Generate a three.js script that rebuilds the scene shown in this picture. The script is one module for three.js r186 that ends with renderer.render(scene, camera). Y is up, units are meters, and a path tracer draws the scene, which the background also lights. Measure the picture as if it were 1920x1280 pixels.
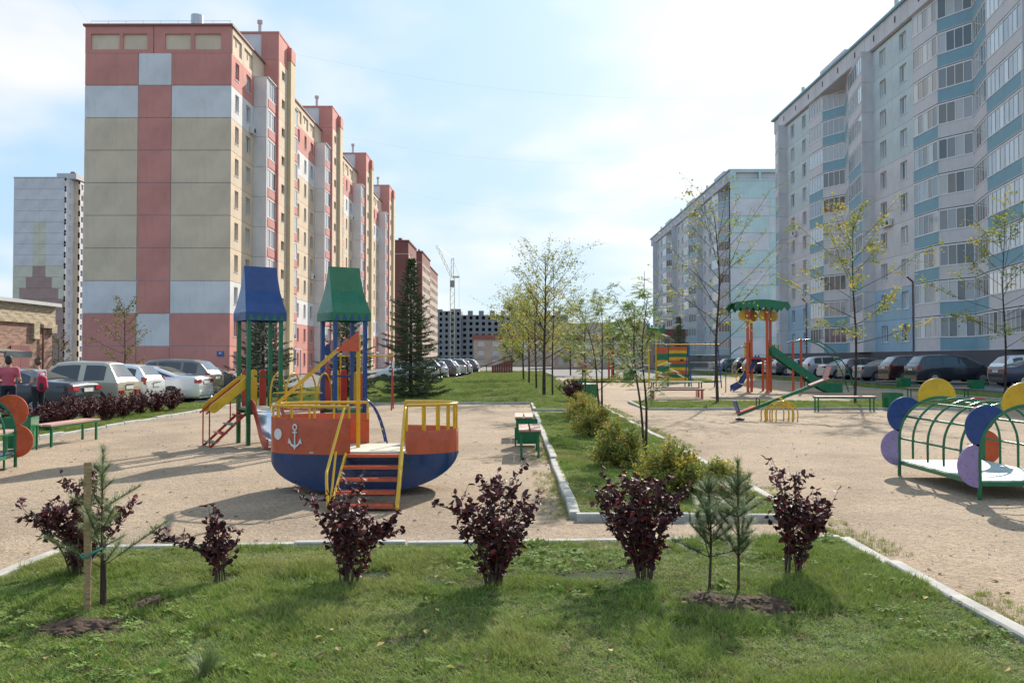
import * as THREE from 'three';
import { mergeGeometries } from 'three/addons/utils/BufferGeometryUtils.js';
import { MarchingCubes } from 'three/addons/objects/MarchingCubes.js';

// ---------- camera, sky, sun, exposure ----------
const scene = new THREE.Scene();
const F = 1550, H = 1.75, CX = 965, HY = 672;               // focal length and horizon of the photograph, in its pixels
const camera = new THREE.PerspectiveCamera(2 * Math.atan(640 / F) * 180 / Math.PI, 1920 / 1280, 0.1, 3000);
camera.position.set(0, H, 0);
camera.rotation.order = 'YXZ';
camera.rotation.y = 0.0032; camera.rotation.x = Math.atan((HY - 640) / F);
const renderer = new THREE.WebGLRenderer({ antialias: true });
renderer.toneMapping = THREE.LinearToneMapping;
renderer.toneMappingExposure = 1.55;
renderer.shadowMap.enabled = true;
const SUN = new THREE.Vector3(0.297, 0.515, -0.804).normalize();
const sun = new THREE.DirectionalLight(new THREE.Color(1, 0.93, 0.82), 5.0);
sun.position.copy(SUN).multiplyScalar(150); sun.castShadow = true; sun.shadow.radius = 1.4;
sun.shadow.mapSize.set(4096, 4096);
Object.assign(sun.shadow.camera, { left: -90, right: 90, top: 90, bottom: -90, near: 1, far: 500 });
sun.target.position.set(0, 0, -40); sun.position.add(sun.target.position);
scene.add(sun, sun.target);

// ---------- random and noise ----------
let seed = 7;
const rnd = () => { seed = (seed + 0x6D2B79F5) | 0; let t = Math.imul(seed ^ (seed >>> 15), 1 | seed); t = (t + Math.imul(t ^ (t >>> 7), 61 | t)) ^ t; return ((t ^ (t >>> 14)) >>> 0) / 4294967296; };
const rr = (a, b) => a + (b - a) * rnd();
const hash3 = (x, y, z) => { let h = Math.imul(x, 374761393) + Math.imul(y, 668265263) + Math.imul(z, 2147483647 ^ 0x5bd1e995); h = Math.imul(h ^ (h >>> 13), 1274126177); return ((h ^ (h >>> 16)) >>> 0) / 4294967296; };
const sm = t => t * t * (3 - 2 * t), lerp = (a, b, t) => a + (b - a) * t, clamp = (x, a = 0, b = 1) => Math.min(b, Math.max(a, x));
const sstep = (a, b, x) => sm(clamp((x - a) / (b - a)));
function vn(x, y, z, per = 0) {
  const X = Math.floor(x), Y = Math.floor(y), Z = Math.floor(z), u = sm(x - X), v = sm(y - Y), w = sm(z - Z);
  const q = per ? (n => ((n % per) + per) % per) : (n => n);
  const h = (a, b, c) => hash3(q(X + a), q(Y + b), Z + c);
  return lerp(lerp(lerp(h(0, 0, 0), h(1, 0, 0), u), lerp(h(0, 1, 0), h(1, 1, 0), u), v), lerp(lerp(h(0, 0, 1), h(1, 0, 1), u), lerp(h(0, 1, 1), h(1, 1, 1), u), v), w);
}
function fbm(x, y, z, o = 4, per = 0) { let a = 0.5, s = 0, n = 0; for (let i = 0; i < o; i++) { s += a * vn(x, y, z + i * 17, per); n += a; a *= 0.5; x *= 2; y *= 2; z *= 2; per *= 2; } return s / n; }

// ---------- sky ----------
{
  const W = 2048, Hh = 1024, data = new Float32Array(W * Hh * 4);
  for (let j = 0; j < Hh; j++) {
    const th = ((j + 0.5) / Hh - 0.5) * Math.PI, sy = Math.sin(th), cy = Math.cos(th);
    for (let i = 0; i < W; i++) {
      const ph = ((i + 0.5) / W - 0.5) * 2 * Math.PI, x = Math.cos(ph) * cy, z = Math.sin(ph) * cy, k = (j * W + i) * 4;
      const e = Math.max(0, sy), t = Math.pow(clamp(e / 0.75), 0.55);
      const g = Math.acos(clamp(x * SUN.x + sy * SUN.y + z * SUN.z, -1, 1));
      const glow = 0.46 * Math.exp(-g / 0.28) + 0.14 * Math.exp(-g / 0.6);
      let r = lerp(0.44, 0.15, t), gg = lerp(0.57, 0.35, t), b = lerp(0.64, 0.61, t);
      r += glow * 1.0; gg += glow * 0.80; b += glow * 0.55;
      const c = 1 / (e + 0.22), px = x * c * 1.5, pz = z * c * 1.5;
      const n = fbm(px * 1.1 + 3.1, pz * 1.1 + 8.7, 0.5, 6), n2 = fbm(px * 0.45 + 1.7, pz * 0.45 + 4.2, 3.5, 3);
      let cl = sstep(0.48, 0.76, n * 0.78 + n2 * 0.42 + 0.24 * Math.exp(-g / 0.5) - 0.06) * 0.9;
      cl *= sstep(-0.02, 0.1, sy);
      const cb = 0.64 + 0.20 * Math.exp(-g / 0.5);
      r = lerp(r, cb * 1.01, cl); gg = lerp(gg, cb * 0.99, cl); b = lerp(b, cb * 0.96, cl);
      if (sy < 0) { const q = sstep(0, -0.12, sy); r = lerp(r, 0.3, q); gg = lerp(gg, 0.29, q); b = lerp(b, 0.26, q); }
      data[k] = r; data[k + 1] = gg; data[k + 2] = b; data[k + 3] = 1;
    }
  }
  const tex = new THREE.DataTexture(data, W, Hh, THREE.RGBAFormat, THREE.FloatType);
  tex.mapping = THREE.EquirectangularReflectionMapping; tex.magFilter = tex.minFilter = THREE.LinearFilter; tex.needsUpdate = true;
  scene.background = tex; scene.environment = tex;
}

// ---------- textures ----------
function tex(size, fn, srgb = true) {
  const d = new Uint8Array(size * size * 4);
  for (let j = 0; j < size; j++) for (let i = 0; i < size; i++) {
    const c = fn(i / size, j / size), k = (j * size + i) * 4;
    d[k] = clamp(c[0]) * 255; d[k + 1] = clamp(c[1]) * 255; d[k + 2] = clamp(c[2]) * 255; d[k + 3] = 255;
  }
  const t = new THREE.DataTexture(d, size, size); t.wrapS = t.wrapT = THREE.RepeatWrapping; t.magFilter = THREE.LinearFilter; t.minFilter = THREE.LinearMipmapLinearFilter; t.generateMipmaps = true;
  if (srgb) t.colorSpace = THREE.SRGBColorSpace; t.needsUpdate = true; return t;
}
const grey = v => [v, v, v];
const rep = (t, m) => { const c = t.clone(); c.repeat.set(1 / m, 1 / m); c.needsUpdate = true; return c; };   // uv is in metres: one tile every m metres
const T = {};
T.sand = tex(1024, (u, v) => { const a = fbm(u * 8, v * 8, 1, 5, 8), b = fbm(u * 160, v * 160, 2, 2, 160), c = hash3(u * 1024 | 0, v * 1024 | 0, 3), k = 0.74 + 0.10 * (a - 0.5) + 0.24 * (b - 0.5) + 0.12 * (c - 0.5); const w = 0.02 * (fbm(u * 5, v * 5, 9, 3, 5) - 0.5); return [k * 1.04 + w, k * 0.965, k * 0.88 - w]; });
T.sandb = tex(1024, (u, v) => grey(0.45 * fbm(u * 24, v * 24, 4, 4, 24) + 0.35 * fbm(u * 130, v * 130, 5, 2, 130) + 0.2 * hash3(u * 1024 | 0, v * 1024 | 0, 8)), false);
T.asph = tex(512, (u, v) => grey(0.80 + 0.28 * (fbm(u * 6, v * 6, 21, 4, 6) - 0.5) + 0.2 * (hash3(u * 512 | 0, v * 512 | 0, 1) - 0.5)));
T.plas = tex(512, (u, v) => { const s = sstep(0.55, 0.8, fbm(u * 40, v * 3, 33, 3, 40)) * fbm(u * 5, v * 5, 35, 3, 5); return grey(0.95 + 0.13 * (fbm(u * 4, v * 4, 31, 5, 4) - 0.5) - 0.045 * s + 0.05 * (hash3(u * 512 | 0, v * 512 | 0, 6) - 0.5)); });
T.conc = tex(512, (u, v) => { const n = fbm(u * 9, v * 9, 41, 4, 9), s = hash3(u * 512 | 0, v * 512 | 0, 4); const k = 0.84 + 0.34 * (n - 0.5) + 0.18 * (s - 0.5); return [k, k * 0.99, k * 0.96]; });
T.paint = tex(512, (u, v) => { const n = fbm(u * 7, v * 7, 51, 4, 7), w = sstep(0.70, 0.76, fbm(u * 34, v * 34, 53, 4, 34)), f = sstep(0.6, 0.75, fbm(u * 12, v * 12, 55, 4, 12)); const k = 0.93 + 0.16 * (n - 0.5) - 0.05 * f; return [k - 0.07 * w, k - 0.09 * w, k - 0.10 * w]; });
T.paintr = tex(256, (u, v) => grey(0.42 + 0.5 * (fbm(u * 9, v * 9, 61, 4, 9) - 0.5)), false);
T.soil = tex(512, (u, v) => { const n = fbm(u * 12, v * 12, 71, 4, 12), m = sstep(0.40, 0.62, fbm(u * 5, v * 5, 73, 4, 5)); const k = 0.7 + 0.7 * (n - 0.5); return [lerp(0.34, 0.19, m) * k * 1.3, lerp(0.29, 0.27, m) * k * 1.3, lerp(0.20, 0.09, m) * k * 1.3]; });
T.wood = tex(512, (u, v) => { const g = fbm(u * 3, v * 60, 81, 3, 60); const k = 0.86 + 0.35 * (g - 0.5); return [k, k * 0.97, k * 0.93]; });
T.bark = tex(256, (u, v) => { const g = fbm(u * 30, v * 6, 91, 4, 30); const k = 0.7 + 0.8 * (g - 0.5); return [k, k * 0.96, k * 0.9]; });
T.brick = tex(512, (u, v) => { const rows = 12, r = v * rows, row = Math.floor(r), x = u * 4 + (row & 1) * 0.5, fx = x - Math.floor(x), fy = r - row; const m = fx < 0.04 || fy < 0.13; const h = hash3(Math.floor(x) & 3, row, 5); const k = m ? 0.95 : 0.72 + 0.25 * h; return m ? [0.9, 0.9, 0.88] : [k, k * 0.99, k * 0.97]; });

// ---------- materials ----------
const col = (r, g, b) => new THREE.Color().setRGB(r, g, b);
const MS = (c, o = {}) => new THREE.MeshStandardMaterial({ color: col(...c), roughness: 0.8, side: THREE.DoubleSide, ...o });
const M = {};
const paint = c => MS(c, { roughness: 0.5, map: rep(T.paint, 1.1), roughnessMap: rep(T.paintr, 0.9) });
const plaster = c => MS(c, { roughness: 0.92, map: rep(T.plas, 5) });
M.blue = paint([0.018, 0.065, 0.23]); M.green = paint([0.012, 0.17, 0.07]); M.red = paint([0.46, 0.045, 0.030]); M.orange = paint([0.62, 0.10, 0.03]); M.yellow = paint([0.72, 0.43, 0.02]);
M.hullred = paint([0.56, 0.11, 0.05]); M.hullblue = paint([0.013, 0.046, 0.14]);
M.purple = paint([0.36, 0.26, 0.47]); M.pink = paint([0.62, 0.30, 0.26]); M.white = paint([0.78, 0.78, 0.76]); M.paleblue = MS([0.52, 0.70, 0.80], { roughness: 0.6, map: rep(T.wood, 1.2) });
M.deck = MS([0.66, 0.68, 0.60], { roughness: 0.8, map: rep(T.wood, 1) }); M.seatwood = MS([0.62, 0.38, 0.33], { roughness: 0.7, map: rep(T.wood, 1) });
M.stepwood = MS([0.30, 0.36, 0.30], { roughness: 0.8, map: rep(T.wood, 1) }); M.slide = MS([0.72, 0.75, 0.80], { roughness: 0.30, metalness: 0.75, roughnessMap: rep(T.paintr, 0.7) });
M.steel = MS([0.5, 0.5, 0.5], { roughness: 0.35, metalness: 0.8 }); M.dark = MS([0.02, 0.02, 0.022], { roughness: 0.7 });
M.kerb = MS([0.56, 0.55, 0.53], { roughness: 0.95, map: rep(T.conc, 1.3) });
M.sand = MS([0.60, 0.525, 0.435], { vertexColors: true, roughness: 1, map: rep(T.sand, 3.7), bumpMap: rep(T.sandb, 2.3), bumpScale: 0.03 });
M.asph = MS([0.20, 0.195, 0.19], { roughness: 0.95, map: rep(T.asph, 4) });
M.soil = MS([0.9, 0.9, 0.9], { roughness: 1, map: rep(T.soil, 1.7), bumpMap: rep(T.sandb, 0.9), bumpScale: 0.03 });
M.earth = MS([0.20, 0.125, 0.085], { roughness: 1, map: rep(T.conc, 0.5), bumpMap: rep(T.sandb, 0.5), bumpScale: 0.03 });
M.bark = MS([0.12, 0.085, 0.07], { roughness: 0.95, map: rep(T.bark, 0.4) }); M.twig = MS([0.10, 0.07, 0.055], { roughness: 0.9 });
M.frame = MS([0.74, 0.74, 0.74], { roughness: 0.5 }); M.brownframe = MS([0.25, 0.16, 0.12], { roughness: 0.6 });
const glassy = c => new THREE.MeshPhysicalMaterial({ color: col(...c), roughness: 0.08, clearcoat: 1, clearcoatRoughness: 0.03, side: THREE.DoubleSide });
M.panes = [glassy([0.10, 0.11, 0.12]), glassy([0.22, 0.23, 0.24]), glassy([0.46, 0.46, 0.45]), glassy([0.19, 0.17, 0.15]), glassy([0.34, 0.35, 0.37])];
const leafM = (c, tr = 0.35) => new THREE.MeshPhysicalMaterial({ color: col(...c), roughness: 0.8, side: THREE.DoubleSide, transmission: tr, thickness: 0, vertexColors: true });
M.leaf = leafM([1, 1, 1], 0.4); M.leafthick = new THREE.MeshStandardMaterial({ color: col(1, 1, 1), roughness: 0.66, side: THREE.DoubleSide, vertexColors: true });
M.grass = new THREE.MeshPhysicalMaterial({ color: col(1, 1, 1), roughness: 0.85, specularIntensity: 0.4, side: THREE.DoubleSide, transmission: 0.3, thickness: 0 });

// ---------- geometry helpers ----------
const V = (x, y, z) => new THREE.Vector3(x, y, z);
const mat4 = new THREE.Matrix4();
function box(w, h, d, x = 0, y = 0, z = 0, ry = 0, rz = 0, rx = 0) { const g = new THREE.BoxGeometry(w, h, d); if (rx) g.rotateX(rx); if (rz) g.rotateZ(rz); if (ry) g.rotateY(ry); g.translate(x, y, z); return g; }
function bx(x0, x1, y0, y1, z0, z1) { return box(Math.abs(x1 - x0), Math.abs(y1 - y0), Math.abs(z1 - z0), (x0 + x1) / 2, (y0 + y1) / 2, (z0 + z1) / 2); }
function rod(a, b, r, r2 = r, seg = 8) { const d = V().subVectors(b, a), g = new THREE.CylinderGeometry(r2, r, d.length(), seg, 1, false); g.applyQuaternion(new THREE.Quaternion().setFromUnitVectors(V(0, 1, 0), d.normalize())); g.translate((a.x + b.x) / 2, (a.y + b.y) / 2, (a.z + b.z) / 2); return g; }
function tube(pts, r, seg = 8, n = pts.length * 6, closed = false, tension = 0.5) { return new THREE.TubeGeometry(new THREE.CatmullRomCurve3(pts, closed, 'catmullrom', tension), n, r, seg, closed); }
function beam(a, b, w, h) { const d = V().subVectors(b, a), L = d.length(), g = new THREE.BoxGeometry(w, h, L); const m = new THREE.Matrix4().lookAt(b, a, V(0, 1, 0)); g.applyMatrix4(m); g.translate((a.x + b.x) / 2, (a.y + b.y) / 2, (a.z + b.z) / 2); return g; }
function ext(pts, depth, bevel = 0, holes = []) { const s = new THREE.Shape(pts.map(p => new THREE.Vector2(p[0], p[1]))); for (const h of holes) s.holes.push(new THREE.Path(h.map(p => new THREE.Vector2(p[0], p[1])))); const g = new THREE.ExtrudeGeometry(s, { depth, bevelEnabled: bevel > 0, bevelSize: bevel, bevelThickness: bevel, bevelSegments: 2, curveSegments: 16 }); return g; }
function arcPts(cx, cy, r, a0, a1, n = 16, ry = r) { const o = []; for (let i = 0; i <= n; i++) { const a = lerp(a0, a1, i / n); o.push([cx + r * Math.cos(a), cy + ry * Math.sin(a)]); } return o; }
function tf(g, x = 0, y = 0, z = 0, ry = 0, rx = 0, rz = 0) { if (rz) g.rotateZ(rz); if (rx) g.rotateX(rx); if (ry) g.rotateY(ry); g.translate(x, y, z); return g; }
function metreUV(g) {   // box projection, uv in metres
  const p = g.attributes.position, n = g.attributes.normal, u = new Float32Array(p.count * 2);
  for (let i = 0; i < p.count; i++) { const ax = Math.abs(n.getX(i)), ay = Math.abs(n.getY(i)), az = Math.abs(n.getZ(i)); let a, b; if (ay > ax && ay > az) { a = p.getX(i); b = p.getZ(i); } else if (ax > az) { a = p.getZ(i); b = p.getY(i); } else { a = p.getX(i); b = p.getY(i); } u[2 * i] = a; u[2 * i + 1] = b; }
  g.setAttribute('uv', new THREE.BufferAttribute(u, 2)); return g;
}
function join(list) {
  list = list.flat(9); const l = list.map(g => { const q = g.index ? g.toNonIndexed() : g; for (const k of Object.keys(q.attributes)) if (!['position', 'normal', 'uv', 'color'].includes(k)) q.deleteAttribute(k); if (!q.attributes.uv) q.setAttribute('uv', new THREE.BufferAttribute(new Float32Array(q.attributes.position.count * 2), 2)); return q; });
  return metreUV(l.length === 1 ? l[0] : mergeGeometries(l, false));
}
// ---------- scene helpers ----------
const taken = {};
function numbered(n) { const k = taken[n] = (taken[n] ?? -1) + 1; return k ? `${n}_${String(k).padStart(3, '0')}` : n; }
function mk(name, geoms, m, parent) {
  const g = geoms.isBufferGeometry && geoms.userData.ready ? geoms : join(Array.isArray(geoms) ? geoms : [geoms]); g.userData.ready = true;
  const o = new THREE.Mesh(g, m); o.name = parent ? name : numbered(name); o.castShadow = o.receiveShadow = true; (parent || scene).add(o); return o;
}
function ready(geoms) { const g = join(Array.isArray(geoms) ? geoms : [geoms]); g.userData.ready = true; return g; }
function tag(o, label, category, group, kind) { o.userData.label = label; o.userData.category = category; if (group) o.userData.group = group; if (kind) o.userData.kind = kind; return o; }
function thing(name, label, category, x = 0, d = 0, turn = 0, y = 0, group) { const o = new THREE.Group(); o.name = numbered(name); o.position.set(x, y, -d); o.rotation.y = turn; scene.add(o); return tag(o, label, category, group); }
function sub(name, parent, x = 0, y = 0, z = 0, ry = 0) { const o = new THREE.Group(); o.name = name; o.position.set(x, y, z); o.rotation.y = ry; parent.add(o); return o; }
function struct(name, geoms, m) { const o = mk(name, geoms, m); o.userData.kind = 'structure'; return o; }
const gx = (px, d) => (px - CX) / F * d, gd = (py, h = 0) => F * (H - h) / (py - HY);
// ---------- ground ----------
function sheet(x0, x1, d0, d1, step, hf, warp) {   // a grid in plan; warp(x, u) may move the far edge
  const nx = Math.max(1, Math.round((x1 - x0) / step)), nd = Math.max(1, Math.round((d1 - d0) / step)), g = new THREE.PlaneGeometry(1, 1, nx, nd), p = g.attributes.position;
  for (let i = 0; i < p.count; i++) { const u = p.getX(i) + 0.5, v = p.getY(i) + 0.5, x = lerp(x0, x1, u); const d = lerp(d0, warp ? d1 + warp(x) : d1, v); p.setXYZ(i, x, hf(x, d), -d); }
  g.computeVertexNormals(); return g;
}
const frontKerb = x => 7.70 + 0.075 * x;
const lumps = (x, d) => 0.025 * (fbm(x * 0.35, d * 0.35, 7, 2) - 0.5) + 0.008 * (fbm(x * 2.0, d * 2.0, 3, 2) - 0.5);
struct('ground', bx(-900, 900, -0.4, -0.06, 900 * 1, -1500), M.asph);
{ const g = sheet(-10.25, 20.5, 1.5, 76, 0.22, lumps), p = g.attributes.position, c = new Float32Array(p.count * 3); for (let i = 0; i < p.count; i++) { const x = p.getX(i), d = p.getZ(i), a = fbm(x * 0.3 + 5, d * 0.3, 12, 4), q = sstep(0.52, 0.66, fbm(x * 0.9, d * 0.55, 15, 4)); const k = 0.99 + 0.30 * (a - 0.5) - 0.16 * q; c.set([k, k * (1 - 0.01 * q), k * (1 - 0.03 * q)], 3 * i); } g.setAttribute('color', new THREE.BufferAttribute(c, 3)); struct('sand_ground', g, M.sand); }
const lawnH = (x, d) => 0.055 + 0.05 * (fbm(x * 0.8, d * 0.8, 11, 3) - 0.5);
const lawns = [   // x0, x1, d0, d1, warp, tufts, size
  [-3.98, 3.04, 3.0, 7.62, x => 0.075 * x, 62000, 1.0, 'lawn'],
  [0.72, 3.04, 9.0, 26.0, null, 52000, 1.05, 'lawn'],
  [0.72, 3.04, 27.6, 31.3, null, 6000, 1.3, 'lawn'],
  [-11.6, 3.3, 31.75, 72, null, 60000, 1.9, 'lawn'],
  [-4.6, 3.6, 72, 108, null, 14000, 2.6, 'lawn'],
  [-12.3, -10.38, 12, 31.7, null, 34000, 1.25, 'grass_verge'],
  [4.6, 18.5, 28.3, 32.4, null, 22000, 1.5, 'grass_verge'],
  [4.0, 15, 60, 65, null, 8000, 2.4, 'grass_verge'],
  [20.55, 22.7, 26, 100, null, 20000, 2.2, 'grass_verge'],
];
for (const [x0, x1, d0, d1, warp, , , n] of lawns) struct(n, sheet(x0, x1, d0, d1, d0 > 40 ? 1 : 0.2, lawnH, warp), M.soil);
struct('parking_lot', bx(-24.6, -12.35, -0.04, 0.02, -12, -60), M.asph);
struct('parking_lot', bx(22.75, 40, -0.04, 0.22, -20, -150), M.asph);
struct('path', bx(3.9, 40, -0.04, 0.03, -76.1, -130), M.asph);
// kerbs: single stones in a row
function kerb(x0, d0, x1, d1, w = 0.1, h = 0.085) {
  const L = Math.hypot(x1 - x0, d1 - d0), n = Math.max(1, Math.round(L / 1.0)), a = Math.atan2(d1 - d0, x1 - x0), g = new THREE.Group(); g.name = numbered('kerb'); g.userData.kind = 'structure'; scene.add(g);
  const geos = [0, 1, 2].map(() => ready([chamfer(L / n - rr(0.008, 0.025), 0.2, w)]));
  for (let i = 0; i < n; i++) { const t = (i + 0.5) / n, m = mk('kerb_stone', geos[i % 3], M.kerb, g); m.position.set(lerp(x0, x1, t) + rr(-0.008, 0.008), h - 0.1 + rr(-0.028, 0.008), -lerp(d0, d1, t)); m.rotation.y = a + rr(-0.018, 0.018); m.rotation.z = rr(-0.014, 0.014); }
}
function chamfer(w, h, d, c = 0.012) { const s = [[-w / 2, -h / 2], [w / 2, -h / 2], [w / 2, h / 2], [-w / 2, h / 2]]; const g = ext([[-d / 2, -h / 2], [d / 2, -h / 2], [d / 2, h / 2 - c], [d / 2 - c, h / 2], [-d / 2 + c, h / 2], [-d / 2, h / 2 - c]], w); g.translate(0, 0, -w / 2); g.rotateY(Math.PI / 2); return g; }
kerb(-4.05, frontKerb(-4.05), 3.1, frontKerb(3.1)); kerb(-4.05, 2, -4.05, 7.3); kerb(3.1, 2.0, 3.1, 7.8, 0.12);
kerb(0.66, 8.95, 3.1, 8.95); kerb(0.66, 9.05, 0.66, 26.0, 0.12); kerb(3.1, 9.05, 3.1, 31.5, 0.12); kerb(0.7, 26.15, 3.0, 26.15); kerb(0.7, 27.5, 3.0, 27.5); kerb(0.66, 27.6, 0.66, 31.5);
kerb(-10.3, 31.65, 0.6, 31.65); kerb(-10.32, 12, -10.32, 31.5, 0.12); kerb(3.35, 31.8, 3.7, 70, 0.12);
kerb(4.55, 28.2, 18.5, 28.2); kerb(4.5, 28.3, 4.5, 32.5); kerb(4.6, 32.5, 18.5, 32.5); kerb(20.5, 26, 20.5, 76);

// ---------- the red and cream block on the left ----------
const MP = { red: plaster([0.68, 0.285, 0.235]), tan: plaster([0.76, 0.60, 0.435]), white: plaster([0.78, 0.75, 0.735]), buff: plaster([0.72, 0.57, 0.36]), grey: plaster([0.58, 0.57, 0.56]), brown: plaster([0.20, 0.085, 0.07]), roof: MS([0.28, 0.12, 0.10]) };
const R0 = 2.785, rowKind = ['red', 'red', 'white', 'tan', 'tan', 'tan', 'tan', 'tan', 'white', 'red'];
const holePanel = {};
function windowPanel(w, h, ww, wh, wy) { const k = [w, h, ww, wh, wy].join(); return holePanel[k] ??= ready([ext([[-w / 2, 0], [w / 2, 0], [w / 2, h], [-w / 2, h]], 0.3, 0, [[[-ww / 2, wy], [-ww / 2, wy + wh], [ww / 2, wy + wh], [ww / 2, wy]]]).translate(0, 0, -0.3)]); }
const winGeo = {};
function addWindow(parent, x, y, z, ry, ww, wh, fm = M.frame, lights = 2, name = 'window') {
  const k = [ww, wh, lights].join(), t = 0.07;
  const G = winGeo[k] ??= (() => { const fr = [bx(-ww / 2, ww / 2, 0, t, -0.06, 0), bx(-ww / 2, ww / 2, wh - t, wh, -0.06, 0), bx(-ww / 2, -ww / 2 + t, t, wh - t, -0.06, 0), bx(ww / 2 - t, ww / 2, t, wh - t, -0.06, 0)]; const iw = ww - 2 * t, panes = []; for (let i = 0; i < lights; i++) { const a = -ww / 2 + t + iw * i / lights, b = -ww / 2 + t + iw * (i + 1) / lights; if (i) fr.push(bx(a - t / 2, a + t / 2, t, wh - t, -0.05, 0.005)); panes.push(ready([bx(a + (i ? t / 2 : 0), b - (i < lights - 1 ? t / 2 : 0), t, wh - t, -0.045, -0.03)])); } return { fr: ready(fr), panes, sill: ready([bx(-ww / 2 - 0.05, ww / 2 + 0.05, -0.05, -0.004, -0.02, 0.2)]) }; })();
  const w = sub(name, parent, x, y, z, ry);
  mk('frame', G.fr, fm, w); for (const p of G.panes) mk('pane', p, M.panes[Math.floor(rnd() * 5)], w); mk('sill', G.sill, M.frame, w);
  return w;
}
const airbox = ready([bx(-0.42, 0.42, -0.3, 0.3, 0.02, 0.34)]), airfan = ready([tf(new THREE.CylinderGeometry(0.22, 0.22, 0.03, 18), 0.1, 0, 0.352, 0, Math.PI / 2)]);
function airCon(parent, x, y, z, ry) { const a = sub('air_conditioner', parent, x, y, z, ry); mk('casing', airbox, M.white, a); mk('fan', airfan, M.dark, a); }
{
  const b = thing('apartment_block', 'ten storey panel apartment block with red, white and tan end wall, left of the playground', 'building', -24.2, 70);
  const P = (n, g, m) => mk(n, g, m, b);
  P('core', [bx(-12.5, -0.4, 0, 29.9, -0.4, -96)], MP.grey);
  const cols = [[-12.55, -7.95, 'L'], [-7.95, -5.1, 'C'], [-5.1, 0, 'R']];
  const gcap = 0.035;
  for (let r = 0; r < 10; r++) for (const [x0, x1, c] of cols) {
    let k = rowKind[r]; if (c === 'C') k = (r === 1 || r === 9) ? 'white' : 'red';
    P('end_panel', [bx(x0 + gcap, x1 - gcap, r * R0 + gcap, (r + 1) * R0 - gcap, -0.4, 0.0)], MP[k]);
  }
  P('end_joint', [bx(-12.5, -0.1, 0, 27.8, -0.4, -0.07)], MP.grey);
  for (const [x0, x1, ins] of [[-12.55, -6.7, [[-12.05, -9.6], [-9.3, -7.2]]], [-6.66, 0, [[-5.7, -3.5], [-3.2, -0.9]]]]) {
    const holes = ins.map(([a, c]) => [[a, 28.15], [a, 29.5], [c, 29.5], [c, 28.15]]);
    P('attic_panel', [ext([[x0 + 0.02, 27.83], [x1, 27.83], [x1, 30.15], [x0 + 0.02, 30.15]], 0.22, 0, holes).translate(0, 0, -0.22)], MP.red);
    for (const [a, c] of ins) P('attic_infill', [bx(a - 0.05, c + 0.05, 28.1, 29.55, -0.30, -0.16)], MP.tan);
  }
  P('roof_edge', [bx(-12.7, 0.12, 30.16, 30.34, 0.12, -96.1)], MP.roof);
  // rail and vent on the roof
  const rl = []; for (let i = 0; i <= 8; i++) rl.push(rod(V(-12.2 + i * 1.5, 30.3, -0.3), V(-12.2 + i * 1.5, 30.75, -0.3), 0.02)); rl.push(rod(V(-12.2, 30.72, -0.3), V(-0.2, 30.72, -0.3), 0.018), rod(V(-12.2, 30.5, -0.3), V(-0.2, 30.5, -0.3), 0.012)); P('roof_rail', rl, M.steel);
  P('roof_vent', [tf(new THREE.CylinderGeometry(0.52, 0.52, 0.85, 24), -3.55, 31.25, -1.5), tf(new THREE.CylinderGeometry(0.45, 0.4, 0.3, 24), -3.55, 30.6, -1.5), tf(new THREE.CylinderGeometry(0.6, 0.6, 0.06, 24), -3.55, 30.8, -1.5)], M.steel);
  const sign = sub('address_plate', b, -0.75, 2.15, 0.03); mk('plate', [bx(-0.3, 0.3, -0.22, 0.22, 0, 0.02)], MS([0.05, 0.10, 0.28], { roughness: 0.4 }), sign); mk('lettering', [bx(-0.12, -0.02, -0.02, 0.14, 0.022, 0.026), bx(0.0, 0.12, 0.08, 0.14, 0.022, 0.026), bx(0.03, 0.08, -0.02, 0.07, 0.022, 0.026)], M.white, sign);
  // facade along +x, t measured into the picture
  const PY = Math.PI / 2;
  function wall(t0, t1, ww, wh, wy, x = 0) {   // a column of window panels
    const w = t1 - t0 - 0.03;
    for (let r = 0; r < 10; r++) {
      const m = mk('wall_panel', windowPanel(w, R0 - 0.03, ww, wh, wy), MP[rowKind[r]], b); m.position.set(x, r * R0 + 0.015, -(t0 + t1) / 2); m.rotation.y = PY;
      addWindow(b, x - 0.16, r * R0 + 0.015 + wy, -(t0 + t1) / 2, PY, ww, wh, M.frame, ww > 1 ? 2 : 1);
    }
    P('attic_panel', [bx(x - 0.3, x - 0.12, 27.83, 30.15, -t0 - 0.02, -t1 + 0.02), bx(x - 0.12, x, 27.83, 28.2, -t0 - 0.02, -t1 + 0.02), bx(x - 0.12, x, 29.6, 30.15, -t0 - 0.02, -t1 + 0.02), bx(x - 0.12, x, 28.2, 29.6, -t0 - 0.02, -t0 - 0.35), bx(x - 0.12, x, 28.2, 29.6, -t1 + 0.35, -t1 + 0.02)], MP.tan);
    P('attic_vent', [bx(x - 0.119, x - 0.09, 28.9, 29.45, -(t0 + t1) / 2 - 0.12, -(t0 + t1) / 2 + 0.12)], M.dark);
  }
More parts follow.
